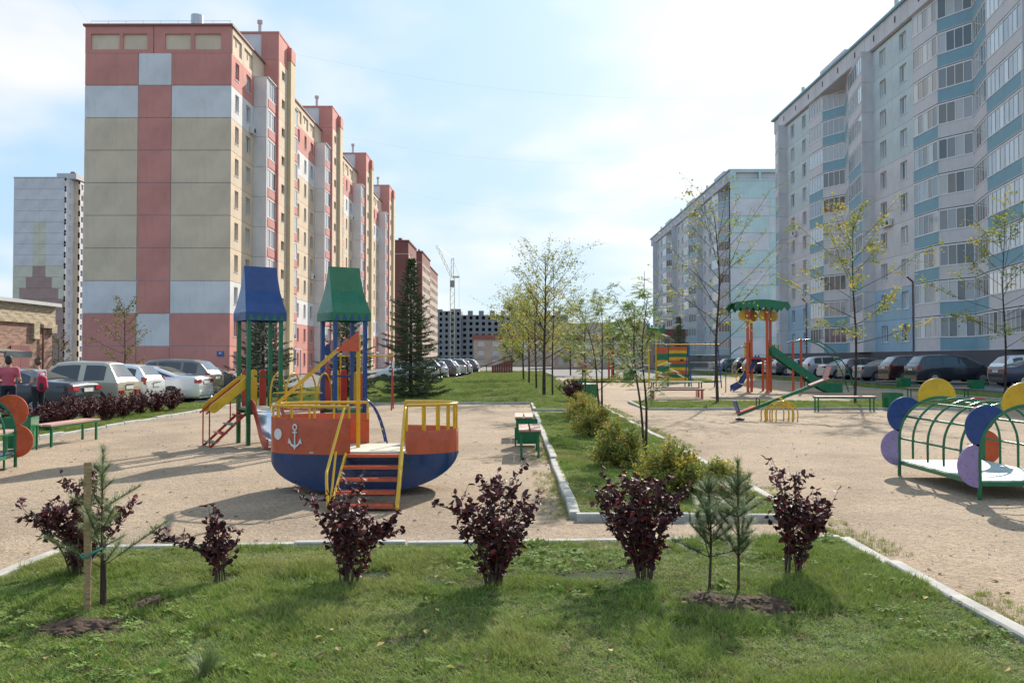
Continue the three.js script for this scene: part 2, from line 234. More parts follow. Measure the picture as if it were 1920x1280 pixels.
  const parGeo = {}, loggia = (t0, t1, x, kindTop) => {   // glazed balconies with red parapets on the face x, between t0 and t1
    const w = t1 - t0, k = w.toFixed(2);
    const G = parGeo[k] ??= { par: ready([bx(-w / 2 + 0.1, w / 2 - 0.1, 0.02, 0.95, -0.1, 0)]), inset: ready([bx(-w / 2 + 0.3, w / 2 - 0.3, 0.16, 0.82, 0, 0.03)]), fr: ready([bx(-w / 2 + 0.1, w / 2 - 0.1, 0.96, 1.04, -0.08, 0.02), bx(-w / 2 + 0.1, w / 2 - 0.1, 2.66, 2.76, -0.08, 0.02), ...[0, 1, 2, 3].map(i => { const a = lerp(-w / 2 + 0.12, w / 2 - 0.18, i / 3); return bx(a, a + 0.06, 1.04, 2.66, -0.07, 0.01); })]), panes: [0, 1, 2].map(i => { const a = lerp(-w / 2 + 0.12, w / 2 - 0.18, i / 3), c = lerp(-w / 2 + 0.12, w / 2 - 0.18, (i + 1) / 3); return ready([bx(a + 0.06, c, 1.04, 2.66, -0.05, -0.03)]); }) };
    for (let r = 0; r < 10; r++) { const q = sub('balcony', b, x, r * R0, -(t0 + t1) / 2, PY); mk('parapet', G.par, MP.red, q); mk('parapet_inset', G.inset, MPpink, q); mk('frame', G.fr, M.frame, q); for (const p of G.panes) mk('pane', p, M.panes[[1, 2, 4, 2, 0][Math.floor(rnd() * 5)]], q); }
    P('balcony_pier', [bx(x - 0.2, x + 0.01, 0, 27.9, -t0, -t0 - 0.1), bx(x - 0.2, x + 0.01, 0, 27.9, -t1, -t1 + 0.1)], MP.red);
    P('balcony_roof', [bx(x - 1.3, x + 0.1, 27.86, 27.98, -t0 + 0.03, -t1 - 0.03)], MP.grey);
    P('balcony_inner', [bx(x - 1.2, x - 0.35, 0, 27.8, -t0 - 0.06, -t1 + 0.06)], MP.tan);
  };
  const MPpink = plaster([0.62, 0.27, 0.25]);
  for (let s = 0; s < 4; s++) {
    const o = s * 23.5;
    if (s) wall(o - 6.4, o - 3.0, 1.3, 1.5, 0.85);
    if (s) wall(o - 3.0, o, 0.9, 1.5, 0.85);
    wall(o + (s ? 0 : 0.02), o + 3.0, 0.95, 1.5, 0.85); wall(o + 3.0, o + 6.1, 1.25, 1.5, 0.85);
    // blank white side of the loggia block, panel by panel
    for (let r = 0; r < 10; r++) P('loggia_panel', [bx(-0.1, 1.2, r * R0 + 0.012, (r + 1) * R0 - 0.012, -(o + 6.1), -(o + 6.3))], MP.white);
    loggia(o + 6.3, o + 9.2, 1.2);
    P('attic_panel', [bx(-0.3, 0, 27.99, 30.15, -(o + 6.1), -(o + 9.2))], MP.tan);
    // stair tower
    for (let r = 0; r < 12; r++) { const y0 = r * R0, y1 = Math.min(33.2, y0 + R0); P('tower_panel', [bx(-0.3, 1.4, y0 + 0.012, y1 - 0.012, -(o + 9.2), -(o + 9.4))], MP.red); }
    for (let r = 0; r < 11; r++) { const m = mk('tower_side_panel', windowPanel(2.8, R0 - 0.02, 1.0, 0.9, 1.2), MP.tan, b); m.position.set(1.4, r * R0 + 0.01, -(o + 10.85)); m.rotation.y = PY; addWindow(b, 1.22, r * R0 + 1.21, -(o + 10.85), PY, 1.0, 0.9, M.brownframe, 1); }
    P('tower_cap', [bx(-4.4, 1.42, 33.2, 33.36, -(o + 9.18), -(o + 13.9)), bx(-0.2, 1.38, 30.7, 33.19, -(o + 9.42), -(o + 12.24))], MP.red);
    P('tower_core', [bx(-0.2, 1.05, 0, 30.65, -(o + 9.45), -(o + 13.8))], MP.tan);
    P('machine_room', [bx(-4.3, -0.32, 30.35, 33.19, -(o + 9.3), -(o + 13.8))], MP.white);
    P('roof_flue', [tf(new THREE.CylinderGeometry(0.16, 0.16, 1.3, 14), -1.0, 34.3, -(o + 11)), tf(new THREE.CylinderGeometry(0.27, 0.27, 0.3, 14), -1.0, 35.0, -(o + 11)), tf(new THREE.ConeGeometry(0.8, 0.5, 4), -1.0, 33.6, -(o + 11))], MP.grey);
    P('refuse_shaft', [bx(0.6, 1.75, 0, 31.6, -(o + 12.3), -(o + 13.8))], MP.buff);
    P('shaft_cap', [bx(0.55, 1.8, 31.61, 32.9, -(o + 12.25), -(o + 13.85))], MP.red);
    loggia(o + 13.9, o + 17.05, 1.2);
    P('attic_panel', [bx(-0.3, 0, 27.99, 30.15, -(o + 13.9), -(o + 17.1))], MP.tan);
    const cy = sub('entrance_canopy', b, 1.4, 2.6, -(o + 10.85)); mk('slab', [bx(0, 1.6, 0, 0.15, -1.3, 1.3)], MP.grey, cy); mk('post', [rod(V(1.5, -2.6, 1.2), V(1.5, 0, 1.2), 0.05)], M.steel, cy); mk('post', [rod(V(1.5, -2.6, -1.2), V(1.5, 0, -1.2), 0.05)], M.steel, cy);
  }
  airCon(b, 0.0, 8 * R0 + 0.35, -5.3, PY); airCon(b, 0.0, 8 * R0 + 0.2, -51.5, PY); airCon(b, 0.0, 4 * R0 + 0.3, -28, PY);
  // balconies along the far side show as small steps on the left edge
  for (let r = 2; r < 10; r++) P('rear_balcony', [bx(-12.9, -12.56, r * R0 + 0.1, r * R0 + 1.1, -1.0, -4)], MP.grey);
}

// ---------- simple blocks with bands, piers and panes ----------
function gridFace(b, w, h0, h1, rows, colsN, x, z, ry, mWall, mPane, ww = 0.5, wh = 0.5, depth = 0.35, off = 0) {   // a wall with real openings, its lower left corner at x, z
  const g = sub('facade', b, x, 0, z, ry), rh = (h1 - h0) / rows, cw = w / colsN;
  for (let r = 0; r < rows; r++) mk('wall_band', [bx(0, w, h0 + r * rh, h0 + (r + (1 - wh) * 0.55) * rh, -depth, 0), bx(0, w, h0 + (r + 1 - (1 - wh) * 0.45) * rh, h0 + (r + 1) * rh - 0.03, -depth, 0)], Array.isArray(mWall) ? mWall[r % mWall.length] : mWall, g);
  for (let c = 0; c <= colsN; c++) mk('pier', [bx(c ? (c - (1 - ww) / 2) * cw : 0.003, c < colsN ? (c + (1 - ww) / 2) * cw : w - 0.003, h0, h1, -depth, -0.02)], Array.isArray(mWall) ? mWall[0] : mWall, g);
  const pg = ready([bx(-cw * ww / 2, cw * ww / 2, 0, rh * wh + 0.1, -depth + 0.1, -depth + 0.13)]);
  let k = 0; for (let r = 0; r < rows; r++) for (let c = 0; c < colsN; c++) { if (k++ > 280) break; if (!mPane) continue; const m = mk('pane', pg, Array.isArray(mPane) ? mPane[Math.floor(rnd() * mPane.length)] : mPane, g); m.position.set((c + 0.5) * cw, h0 + (r + (1 - wh) * 0.55) * rh - 0.05, 0); }
  return g;
}
{ // white tower far left
  const b = thing('tower_block', 'tall white tower block far off behind the tan and red block, at left edge', 'building', gx(118, 208), 208), w = 13.2;
  const P = (n, g, m) => mk(n, g, m, b), lil = plaster([0.72, 0.68, 0.68]), yel = plaster([0.70, 0.64, 0.50]), bro = plaster([0.44, 0.29, 0.25]);
  P('core', [bx(-w + 0.1, -0.1, 0, 47.2, -0.2, -20)], MP.grey);
  for (let r = 0; r < 17; r++) for (let c = 0; c < 8; c++) { const m = c < 4 ? 3 - c : c - 4; let k = lil; if ((r >= 6 && r <= 8) || (r > 8 && r < 13 && m < 1)) k = yel; if (r < 6 || (r < 9 && m < 9 - r)) k = bro; P('end_panel', [bx(-w + c * w / 8 + (c === 4 ? 0.03 : 0), -w + (c + 1) * w / 8, r * 2.79 + 0.03, (r + 1) * 2.79 - 0.02, -0.2, 0)], k); }
  P('roof_edge', [bx(-w - 0.1, 0.1, 47.45, 47.7, 0.1, -20)], MP.grey);
  P('machine_room', [bx(-3.5, 1.5, 47.7, 49.1, -2, -10)], MP.grey); P('roof_vent', [tf(new THREE.CylinderGeometry(0.5, 0.8, 1.2, 12), -1.5, 49.7, -6)], MP.brown);
  gridFace(b, 4, 0, 47.4, 17, 1, 0, 0, Math.PI / 2, lil, M.panes[1], 0.3, 0.5); gridFace(b, 5, 0, 47.4, 17, 2, 1.4, -4, Math.PI / 2, lil, M.panes, 0.4, 0.5); P('side_wall', [bx(0, 1.4, 0, 47.4, -4, -4.3)], MP.tan);
  P('side_wall', [bx(2.25, 2.6, 0, 47.0, -9.32, -15)], lil); P('side_wall', [bx(1.4, 2.6, 0, 47.0, -9, -9.3)], MP.tan); P('core', [bx(-0.1, 1.05, 0, 47, -4.4, -20)], MP.grey); P('core', [bx(1.05, 2.22, 0, 46.9, -9.35, -20)], MP.grey);
}
{ // brick substation at the left edge
  const b = thing('substation', 'small brick substation with flat roof and brown metal doors behind the parked cars', 'building', -24.7, 44);
  const brick = MS([0.42, 0.25, 0.19], { map: rep(T.brick, 1.04), roughness: 0.95 }), pale = MS([0.58, 0.47, 0.33], { map: rep(T.brick, 1.04), roughness: 0.95 });
  const P = (n, g, m) => mk(n, g, m, b);
  P('wall', [bx(-6, 0, 0, 3.55, 0, 9)], brick);
  P('upper_wall', [bx(-6.1, 0.12, 3.55, 4.5, -0.1, 9.1)], pale);
  P('cornice', [bx(-6.15, 0.2, 3.35, 3.547, -0.15, 1.1), bx(-6.15, 0.2, 3.1, 3.352, -0.15, 0.35)], pale); P('bracket', [bx(-0.1, 0.16, 2.75, 3.547, 1.4, 1.9)], pale); P('bracket', [bx(-0.1, 0.16, 2.75, 3.547, 5.6, 6.1)], pale);
  P('roof', [bx(-6.3, 0.35, 4.503, 4.68, -0.3, 9.3)], MP.grey);
  const d = sub('door', b, 0.02, 0, 2.9); mk('leaf', [bx(0, 0.05, 0.2, 2.4, -0.78, -0.01)], MS([0.20, 0.07, 0.07], { roughness: 0.5 }), d); mk('leaf', [bx(0, 0.05, 0.2, 2.4, 0.01, 0.78)], MS([0.22, 0.08, 0.075], { roughness: 0.5 }), d);
  mk('warning_sign', [tf(ext([[-0.14, 0], [0.14, 0], [0, 0.24]], 0.01), 0.052, 0.95, 0.35, Math.PI / 2)], M.yellow, d);
  P('drainpipe', [rod(V(0.1, 0, 1.0), V(0.1, 3.3, 1.0), 0.05)], MP.brown);
}
{ // dark brick blocks farther along
  const mb = plaster([0.24, 0.085, 0.07]), mt = plaster([0.52, 0.40, 0.32]);
  const specs = [[735, 765, 206, 31.0, 17, 'dark brick block with pale stripe, nearest of three behind the tall spruce'], [778, 791, 250, 34.0, 24, 'second brick block behind the tall spruce, rising past the first'], [797, 806, 300, 35.0, 30, 'farthest and lowest looking brick block beside the crane']];
  for (const [p0, p1, d, h, len, lab] of specs) {
    const b = thing('brick_block', lab, 'building', gx(p1, d), d, 0, 0, 'brick blocks in a row beyond the red block'), w = gx(p1, d) - gx(p0, d);
    mk('end_wall', [bx(-w, 0, 0, h - 3.2, 0, -1)], mb, b); mk('upper_wall', [bx(-w, 0, h - 3, h, 0, -len + 0.5)], mb, b); mk('band', [bx(-w - 0.05, 0.05, h - 3.2, h - 3, 0.05, -len + 0.5)], mt, b); mk('roof_edge', [bx(-w - 0.1, 0.2, h, h + 0.4, 0.1, -len + 0.4)], mb, b); mk('core', [bx(-w, -0.4, 0, h - 3, -1, -len + 0.5)], mb, b);
    gridFace(b, len - 1, 0, h - 3.2, 10, 6, 0, -1, Math.PI / 2, [mt, mt, mt], M.panes, 0.55, 0.5);
    mk('roof_vent', [bx(-w * 0.7, -w * 0.5, h + 0.4, h + 1.2, -2, -4)], mb, b);
  }
}
{ // concrete shell under construction and its crane
  const d = 400, mc = MS([0.24, 0.24, 0.245], { roughness: 1 });
  const b = thing('concrete_shell', 'unfinished grey concrete block with empty window openings behind the parked cars', 'building', gx(810, d), d);
  gridFace(b, 14, 0, 24.8, 9, 5, 0, 0, 0, mc, null, 0.45, 0.55, 0.6); mk('side_wall', [bx(0.0, 0.4, 0, 24.8, -0.62, -14)], mc, b); mk('side_wall', [bx(13.6, 14, 0, 24.8, -0.62, -14)], mc, b); mk('inner_wall', [bx(0.42, 13.58, 0, 24.7, -7, -7.3)], mc, b); for (let i = 1; i <= 9; i++) mk('floor_slab', [bx(0.42, 13.58, i * 24.8 / 9 - 0.35, i * 24.8 / 9 - 0.1, -0.62, -6.98)], mc, b); for (let i = 1; i < 5; i++) mk('partition', [bx(i * 2.8 - 0.1, i * 2.8 + 0.1, 0, 24.6, -0.63, -6.97)], mc, b);
  gridFace(b, 52, 0, 23, 8, 17, 14.05, -3, 0, mc, null, 0.5, 0.55, 0.6); mk('side_wall', [bx(65.6, 66, 0, 23, -3.62, -16)], mc, b); mk('inner_wall', [bx(14.1, 65.5, 0, 22.9, -10, -10.3)], mc, b); mk('roof', [bx(14.1, 65.5, 22.7, 22.95, -10.3, -16)], mc, b); for (let i = 1; i <= 8; i++) mk('floor_slab', [bx(14.1, 65.5, i * 23 / 8 - 0.35, i * 23 / 8 - 0.1, -3.62, -9.98)], mc, b); for (let i = 1; i < 17; i++) mk('partition', [bx(14.05 + i * 52 / 17 - 0.1, 14.05 + i * 52 / 17 + 0.1, 0, 22.6, -3.63, -9.97)], mc, b);
  for (let i = 0; i < 9; i++) mk('roof_block', [bx(17 + i * 5.4, 19.4 + i * 5.4, 23, 25.2, -5, -9)], mc, b);
  mk('parapet', [bx(0, 5, 24.8, 25.6, -0.2, -1)], mc, b); mk('parapet', [bx(9, 13.9, 24.8, 25.8, -0.2, -1)], mc, b);
  const c = thing('tower_crane', 'yellowish lattice tower crane with raised jib above the concrete shell', 'crane', gx(848, 395), 395), my = MS([0.60, 0.54, 0.38], { roughness: 0.6 });
  const lat = (x0, y0, x1, y1, w, n) => { const o = [], a = V(x0, y0, 0), q = V(x1, y1, 0), dir = V().subVectors(q, a).normalize(), side = V(-dir.y, dir.x, 0); const pt = (t, s, z) => V().lerpVectors(a, q, t).addScaledVector(side, s * w / 2).add(V(0, 0, z * w / 2)); for (const s of [-1, 1]) for (const z of [-1, 1]) o.push(rod(pt(0, s, z), pt(1, s, z), 0.09, 0.09, 4)); for (let i = 0; i < n; i++) for (const z of [-1, 1]) { const f = i & 1 ? 1 : -1; o.push(rod(pt(i / n, f, z), pt((i + 1) / n, -f, z), 0.05, 0.05, 4), rod(pt(i / n, z, f), pt((i + 1) / n, z, -f), 0.05, 0.05, 4)); } return o; };
  mk('mast', lat(0, 0, 0, 40, 2.0, 22), my, c); mk('head', [lat(0, 40, 0, 50, 1.2, 6)], my, c); mk('jib', lat(-0.5, 41, -7.6, 56, 1.0, 12), my, c); mk('cab', [bx(-1, 1, 36, 39, -1.5, 1.5)], MS([0.30, 0.26, 0.22]), c); mk('counter_jib', [bx(0, 3.4, 40.4, 41.2, -0.6, 0.6)], my, c); mk('cable', [rod(V(0, 50, 0), V(-7.6, 56, 0), 0.06, 0.06, 4), rod(V(3.2, 41, 0), V(3.2, 26, 0), 0.06, 0.06, 4), rod(V(0, 50, 0), V(3.3, 41, 0), 0.06, 0.06, 4)], M.steel, c);
}
{ // low school buildings
  const cr = plaster([0.55, 0.42, 0.33]), be = plaster([0.52, 0.45, 0.38]), rf = MS([0.27, 0.10, 0.08]);
  const b = thing('school', 'three storey tan and brown school behind the parked cars and red ramp', 'building', gx(888, 190), 190);
  gridFace(b, 20, 0, 6.2, 3, 6, 0, 0, 0, [cr, be, cr], M.panes[2], 0.5, 0.6); mk('core', [bx(0.1, 20, 0, 6.2, -0.4, -14)], cr, b); mk('roof', [bx(-0.4, 20.4, 6.2, 7.2, 0.3, -14)], rf, b);
  const e = thing('school', 'long grey beige school roof seen through the yellow trees in the middle', 'building', gx(1040, 150), 150);
  gridFace(e, 17, 0, 5.6, 2, 7, 0, 0, 0, [cr, be], M.panes[2], 0.55, 0.6); mk('core', [bx(0.1, 17, 0, 5.6, -0.4, -14)], be, e); mk('roof', [bx(-0.3, 17.3, 5.6, 8.2, 0.3, -12)], be, e); mk('eaves', [bx(-0.5, 17.5, 5.4, 5.6, 0.5, -0.38)], rf, e);
  const f = thing('school', 'low brown brick wing right of the beige school behind the young rowans', 'building', gx(1200, 170), 170);
  gridFace(f, 9, 0, 6.5, 2, 4, 0, 0, 0, cr, M.panes[1], 0.5, 0.5); mk('core', [bx(0.1, 9, 0, 6.5, -0.4, -10)], cr, f); mk('roof', [bx(-0.3, 9.3, 6.5, 7.8, 0.3, -10)], rf, f);
  const w = thing('ramp', 'dark red boarded ramp fence rising at the end of the lawn', 'fence', gx(922, 96), 96), mr = MS([0.20, 0.05, 0.045], { roughness: 0.8 });
  for (let i = 0; i < 9; i++) mk('board', [bx(i * 0.27, i * 0.27 + 0.25, 0, 0.9 + i * 0.09, 0, -0.06)], mr, w);
  mk('railing', [rod(V(-1.6, 0.6, 0), V(2.4, 2.1, 0), 0.04), rod(V(-1.6, 0, 0), V(-1.6, 0.6, 0), 0.04), rod(V(-0.6, 0, 0), V(-0.6, 1.0, 0), 0.04)], M.dark, w);
}

// ---------- pale blue blocks on the right ----------
function zigzagBlock(label, X, dNear, dFar, dBlank, C, detail, endWall) {
  const b = thing('apartment_block', label, 'building', X, 0), P = (n, g, m) => mk(n, g, m, b);
  const y0 = 2.35, R = 2.8, rows = 10, yT = y0 + R * rows, pitch = 24.4, ws = 7.9;
  const wallM = r => r < 2 ? C.low : r < 6 ? C.mid : C.top;
  P('core', [bx(3.0, 13, 0, yT + 1.2, -dNear - 0.3, -dFar)], C.mid);
  P('plinth', [bx(0.5, 1.2, 0, y0, -dNear - 0.3, -dFar)], C.plinth);
  const cached = {};
  const glaz = (L) => cached[L.toFixed(2)] ??= (() => { const n = L > 3.5 ? 5 : L > 2.4 ? 4 : 3, fr = [bx(0.04, L - 0.04, 1.05, 1.13, -0.05, 0.02), bx(0.04, L - 0.04, 2.62, 2.74, -0.05, 0.02)], pn = []; for (let i = 0; i <= n; i++) { const a = lerp(0.03, L - 0.09, i / n); fr.push(bx(a, a + 0.06, 1.13, 2.62, -0.05, 0.012)); if (i < n) pn.push([a + 0.06, lerp(0.03, L - 0.09, (i + 1) / n)]); } return { fr: ready(fr), par: ready([bx(0, L, 0.06, 1.03, -0.12, 0)]), lip: ready([bx(-0.02, L + 0.02, 0, 0.06, -0.4, 0.04), bx(-0.02, L + 0.02, 1.03, 1.055, -0.12, 0.03)]), pn: pn.map(([a, c]) => ready([bx(a, c, 1.13, 2.62, -0.03, -0.015)])), all: ready(pn.map(([a, c]) => bx(a, c, 1.13, 2.62, -0.03, -0.015))) }; })();
  const bayPts = [[0, 0.12], [3.8, 0.0], [6.2, -1.5], [10.2, -0.2], [16.5, 1.1]];
  for (let k = 0, dB = dBlank + pitch; dB > dNear - pitch; dB -= pitch, k++) {
    // dB: depth of the blank cross wall; nearer than it a recess with two windows, then the folded bay
    const big = detail && dB < 90;
    if (dB < dFar - 0.5) for (let r = 0; r < rows; r++) { if (dB > dNear) P('cross_panel', [bx(-0.14, 0.95, y0 + r * R + 0.012, y0 + (r + 1) * R - 0.012, -dB + 0.03, -dB - 0.15)], C.mid); }
    if (dB < dFar && dB - ws > dNear - ws) P('wall_backing', [bx(1.26, 3.0, y0, yT, -Math.max(dNear, dB - ws), -dB)], C.mid);
    if (dB < dFar) for (let c = 0; c < 2; c++) for (let r = 0; r < rows; r++) {
      const d = dB - ws * (c + 0.5) / 2; if (d < dNear + 0.5) continue;
      const m = mk('wall_panel', windowPanel(ws / 2 - 0.02, R - 0.02, 1.25, 1.5, 0.85), wallM(r), b); m.position.set(0.95, y0 + r * R + 0.01, -d); m.rotation.y = -Math.PI / 2;
      addWindow(b, 1.1, y0 + r * R + 0.86, -d, -Math.PI / 2, 1.25, 1.5, M.frame, 2);
    }
    for (let s = 0; s < 4; s++) {
      const a = bayPts[s], c = bayPts[s + 1], dA = dB - ws - a[0], dC = dB - ws - c[0]; if (dC < dNear - 0.5) continue;
      const ax = 0.95 - a[1], cx = 0.95 - c[1], parts = s === 3 ? 2 : 1, ang = Math.atan2(-(dA - dC), cx - ax);   // from far point to near point
      for (let q = 0; q < parts; q++) { const fx = lerp(ax, cx, q / parts), fd = lerp(dA, dC, q / parts), _ = 0, L = Math.hypot(cx - ax, dA - dC) / parts, G = glaz(L); if (fd > dFar + 0.1) continue;
        for (let r = 0; r < rows; r++) {
          const even = s === 0 || s === 3, t2 = r < 2 || r >= 7 ? !even : even;
          const o = sub('balcony', b, fx, y0 + r * R, -fd, -Math.PI / 2 + Math.atan2(cx - ax, dA - dC));
          mk('parapet', G.par, t2 ? C.teal : C.lilac, o); mk('ledge', G.lip, C.mid, o); mk('frame', G.fr, M.frame, o);
          if (big) for (const p of G.pn) mk('pane', p, M.panes[Math.floor(rnd() * 5)], o); else mk('glazing', G.all, M.panes[Math.floor(rnd() * 5)], o);
        }
        const sh = new THREE.Shape([[fx, fd], [lerp(ax, cx, (q + 1) / parts), lerp(dA, dC, (q + 1) / parts)], [2.9, lerp(dA, dC, (q + 1) / parts)], [2.9, fd]].map(p => new THREE.Vector2(p[0] + 0.13, p[1])));
        const inner = new THREE.ExtrudeGeometry(sh, { depth: R * rows, bevelEnabled: false }); inner.rotateX(-Math.PI / 2); inner.translate(0.35, y0, 0); P('balcony_inner', [inner], C.inner);
        const cap = new THREE.ExtrudeGeometry(sh, { depth: 0.12, bevelEnabled: false }); cap.rotateX(-Math.PI / 2); cap.translate(-0.16, yT + 0.004, 0); P('balcony_roof', [cap], C.mid);
      }
    }
  }
  for (let d = dFar - 2.2; d > dNear; d -= 4.25) { const e = Math.max(dNear, d - 4.2); P('attic_panel', [bx(0.62, 1.0, yT + 0.15, yT + 1.75, -d, -e)], C.mid); P('attic_vent', [bx(0.60, 0.62, yT + 0.7, yT + 1.25, -(d + e) / 2, -(d + e) / 2 - 0.22)], M.dark); }
  P('attic_wall', [bx(0.7, 12.9, yT + 0.1, yT + 1.7, -dNear - 0.2, -dFar + 0.1)], C.mid);
  P('cornice', [bx(0.4, 13.2, yT + 1.76, yT + 1.98, -dNear + 0.2, -dFar - 0.2)], C.teal);
  for (let d = dFar - 12; d > dNear; d -= pitch) { P('machine_room', [bx(2.2, 8, yT + 1.98, yT + 4.0, -d, -d + 7)], C.mid); P('roof_flue', [bx(1.9, 2.6, yT + 1.98, yT + 3.4, -d - 6, -d - 5.2), tf(new THREE.CylinderGeometry(0.2, 0.2, 0.8, 10), 2.25, yT + 3.7, -d - 5.6)], MP.grey); }
  if (endWall) endWall(b, P, y0, yT);
  return b;
}
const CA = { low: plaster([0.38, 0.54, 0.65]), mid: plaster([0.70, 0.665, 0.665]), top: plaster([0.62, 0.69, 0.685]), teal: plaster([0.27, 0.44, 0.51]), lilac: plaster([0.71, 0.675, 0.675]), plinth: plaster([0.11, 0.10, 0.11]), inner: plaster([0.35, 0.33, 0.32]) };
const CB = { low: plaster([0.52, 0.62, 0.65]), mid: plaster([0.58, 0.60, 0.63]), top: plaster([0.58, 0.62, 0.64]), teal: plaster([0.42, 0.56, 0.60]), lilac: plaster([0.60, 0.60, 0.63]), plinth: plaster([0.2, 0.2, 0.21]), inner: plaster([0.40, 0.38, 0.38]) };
{
  const b = zigzagBlock('pale lilac and blue block with folded glazed balconies behind the right parking row', 32.6, 40, 105.6, 101.3, CA, true);
  for (const [d, r] of [[76.9 - 3.4, 4], [76.9 - 2.5, 4], [101.3 - 3, 5]]) airCon(b, 0.9, 2.35 + r * 2.8 + 0.3, -d, -Math.PI / 2);
  for (const d of [69.4, 94.8]) mk('drainpipe', [rod(V(0.85, 0.3, -d), V(0.85, 8.2, -d), 0.06), rod(V(0.85, 8.2, -d), V(0.4, 8.6, -d), 0.08)], MP.brown, b);
}
zigzagBlock('farther pale teal block with blank chequered end wall, left of the lilac block', 34.2, 133.1, 211, 211 - 8, CB, false, (b, P, y0, yT) => {
  const c1 = plaster([0.50, 0.66, 0.67]), c2 = plaster([0.64, 0.66, 0.70]), c3 = plaster([0.56, 0.70, 0.68]);
  const cl = [[0.6, 6.8], [6.82, 13]];
  for (let r = -1; r < 10; r++) for (let c = 0; c < 2; c++) P('end_panel', [bx(cl[c][0], cl[c][1], r < 0 ? 0 : y0 + r * 2.8 + 0.02, y0 + (r + 1) * 2.8 - 0.02, -133.1, -132.8)], r === 9 ? c1 : (r + c) % 2 ? c1 : c === 0 && (r === 8 || r === 4) ? c2 : [c3, c2][(r + c * 2) % 3 ? 0 : 1]);
  P('attic_panel', [ext([[0.6, yT + 0.02], [13, yT + 0.02], [13, yT + 1.74], [0.6, yT + 1.74]], 0.25, 0, [[[1.5, yT + 0.3], [1.5, yT + 1.45], [5.2, yT + 1.45], [5.2, yT + 0.3]], [[5.6, yT + 0.3], [5.6, yT + 1.45], [9, yT + 1.45], [9, yT + 0.3]]]).translate(0, 0, -133.05)], c1);
});
// overhead cables between the roofs
for (const [a, c, sag, lab] of [[V(-23, 33, -84), V(34, 34, -100), 2.2, 'nearest thin cable strung high between the left and right blocks'], [V(-23, 30, -104), V(34, 33, -125), 2.5, 'second thin cable crossing the middle of the sky'], [V(-23, 29, -128), V(34, 30, -150), 3, 'farthest thin cable crossing low over the sky'], [V(-35.4, 29.2, -69.8), V(-39, 40, -52), 0.6, 'short cable from the upper left window band to the top of the picture']]) {
  const m = V().lerpVectors(a, c, 0.5); m.y -= sag; tag(mk('overhead_cable', [tube([a, V().lerpVectors(a, m, 0.5).add(V(0, -sag * 0.25, 0)), m, V().lerpVectors(m, c, 0.5).add(V(0, -sag * 0.25, 0)), c], 0.0045, 4, 24)], M.steel), lab, 'cable');
}
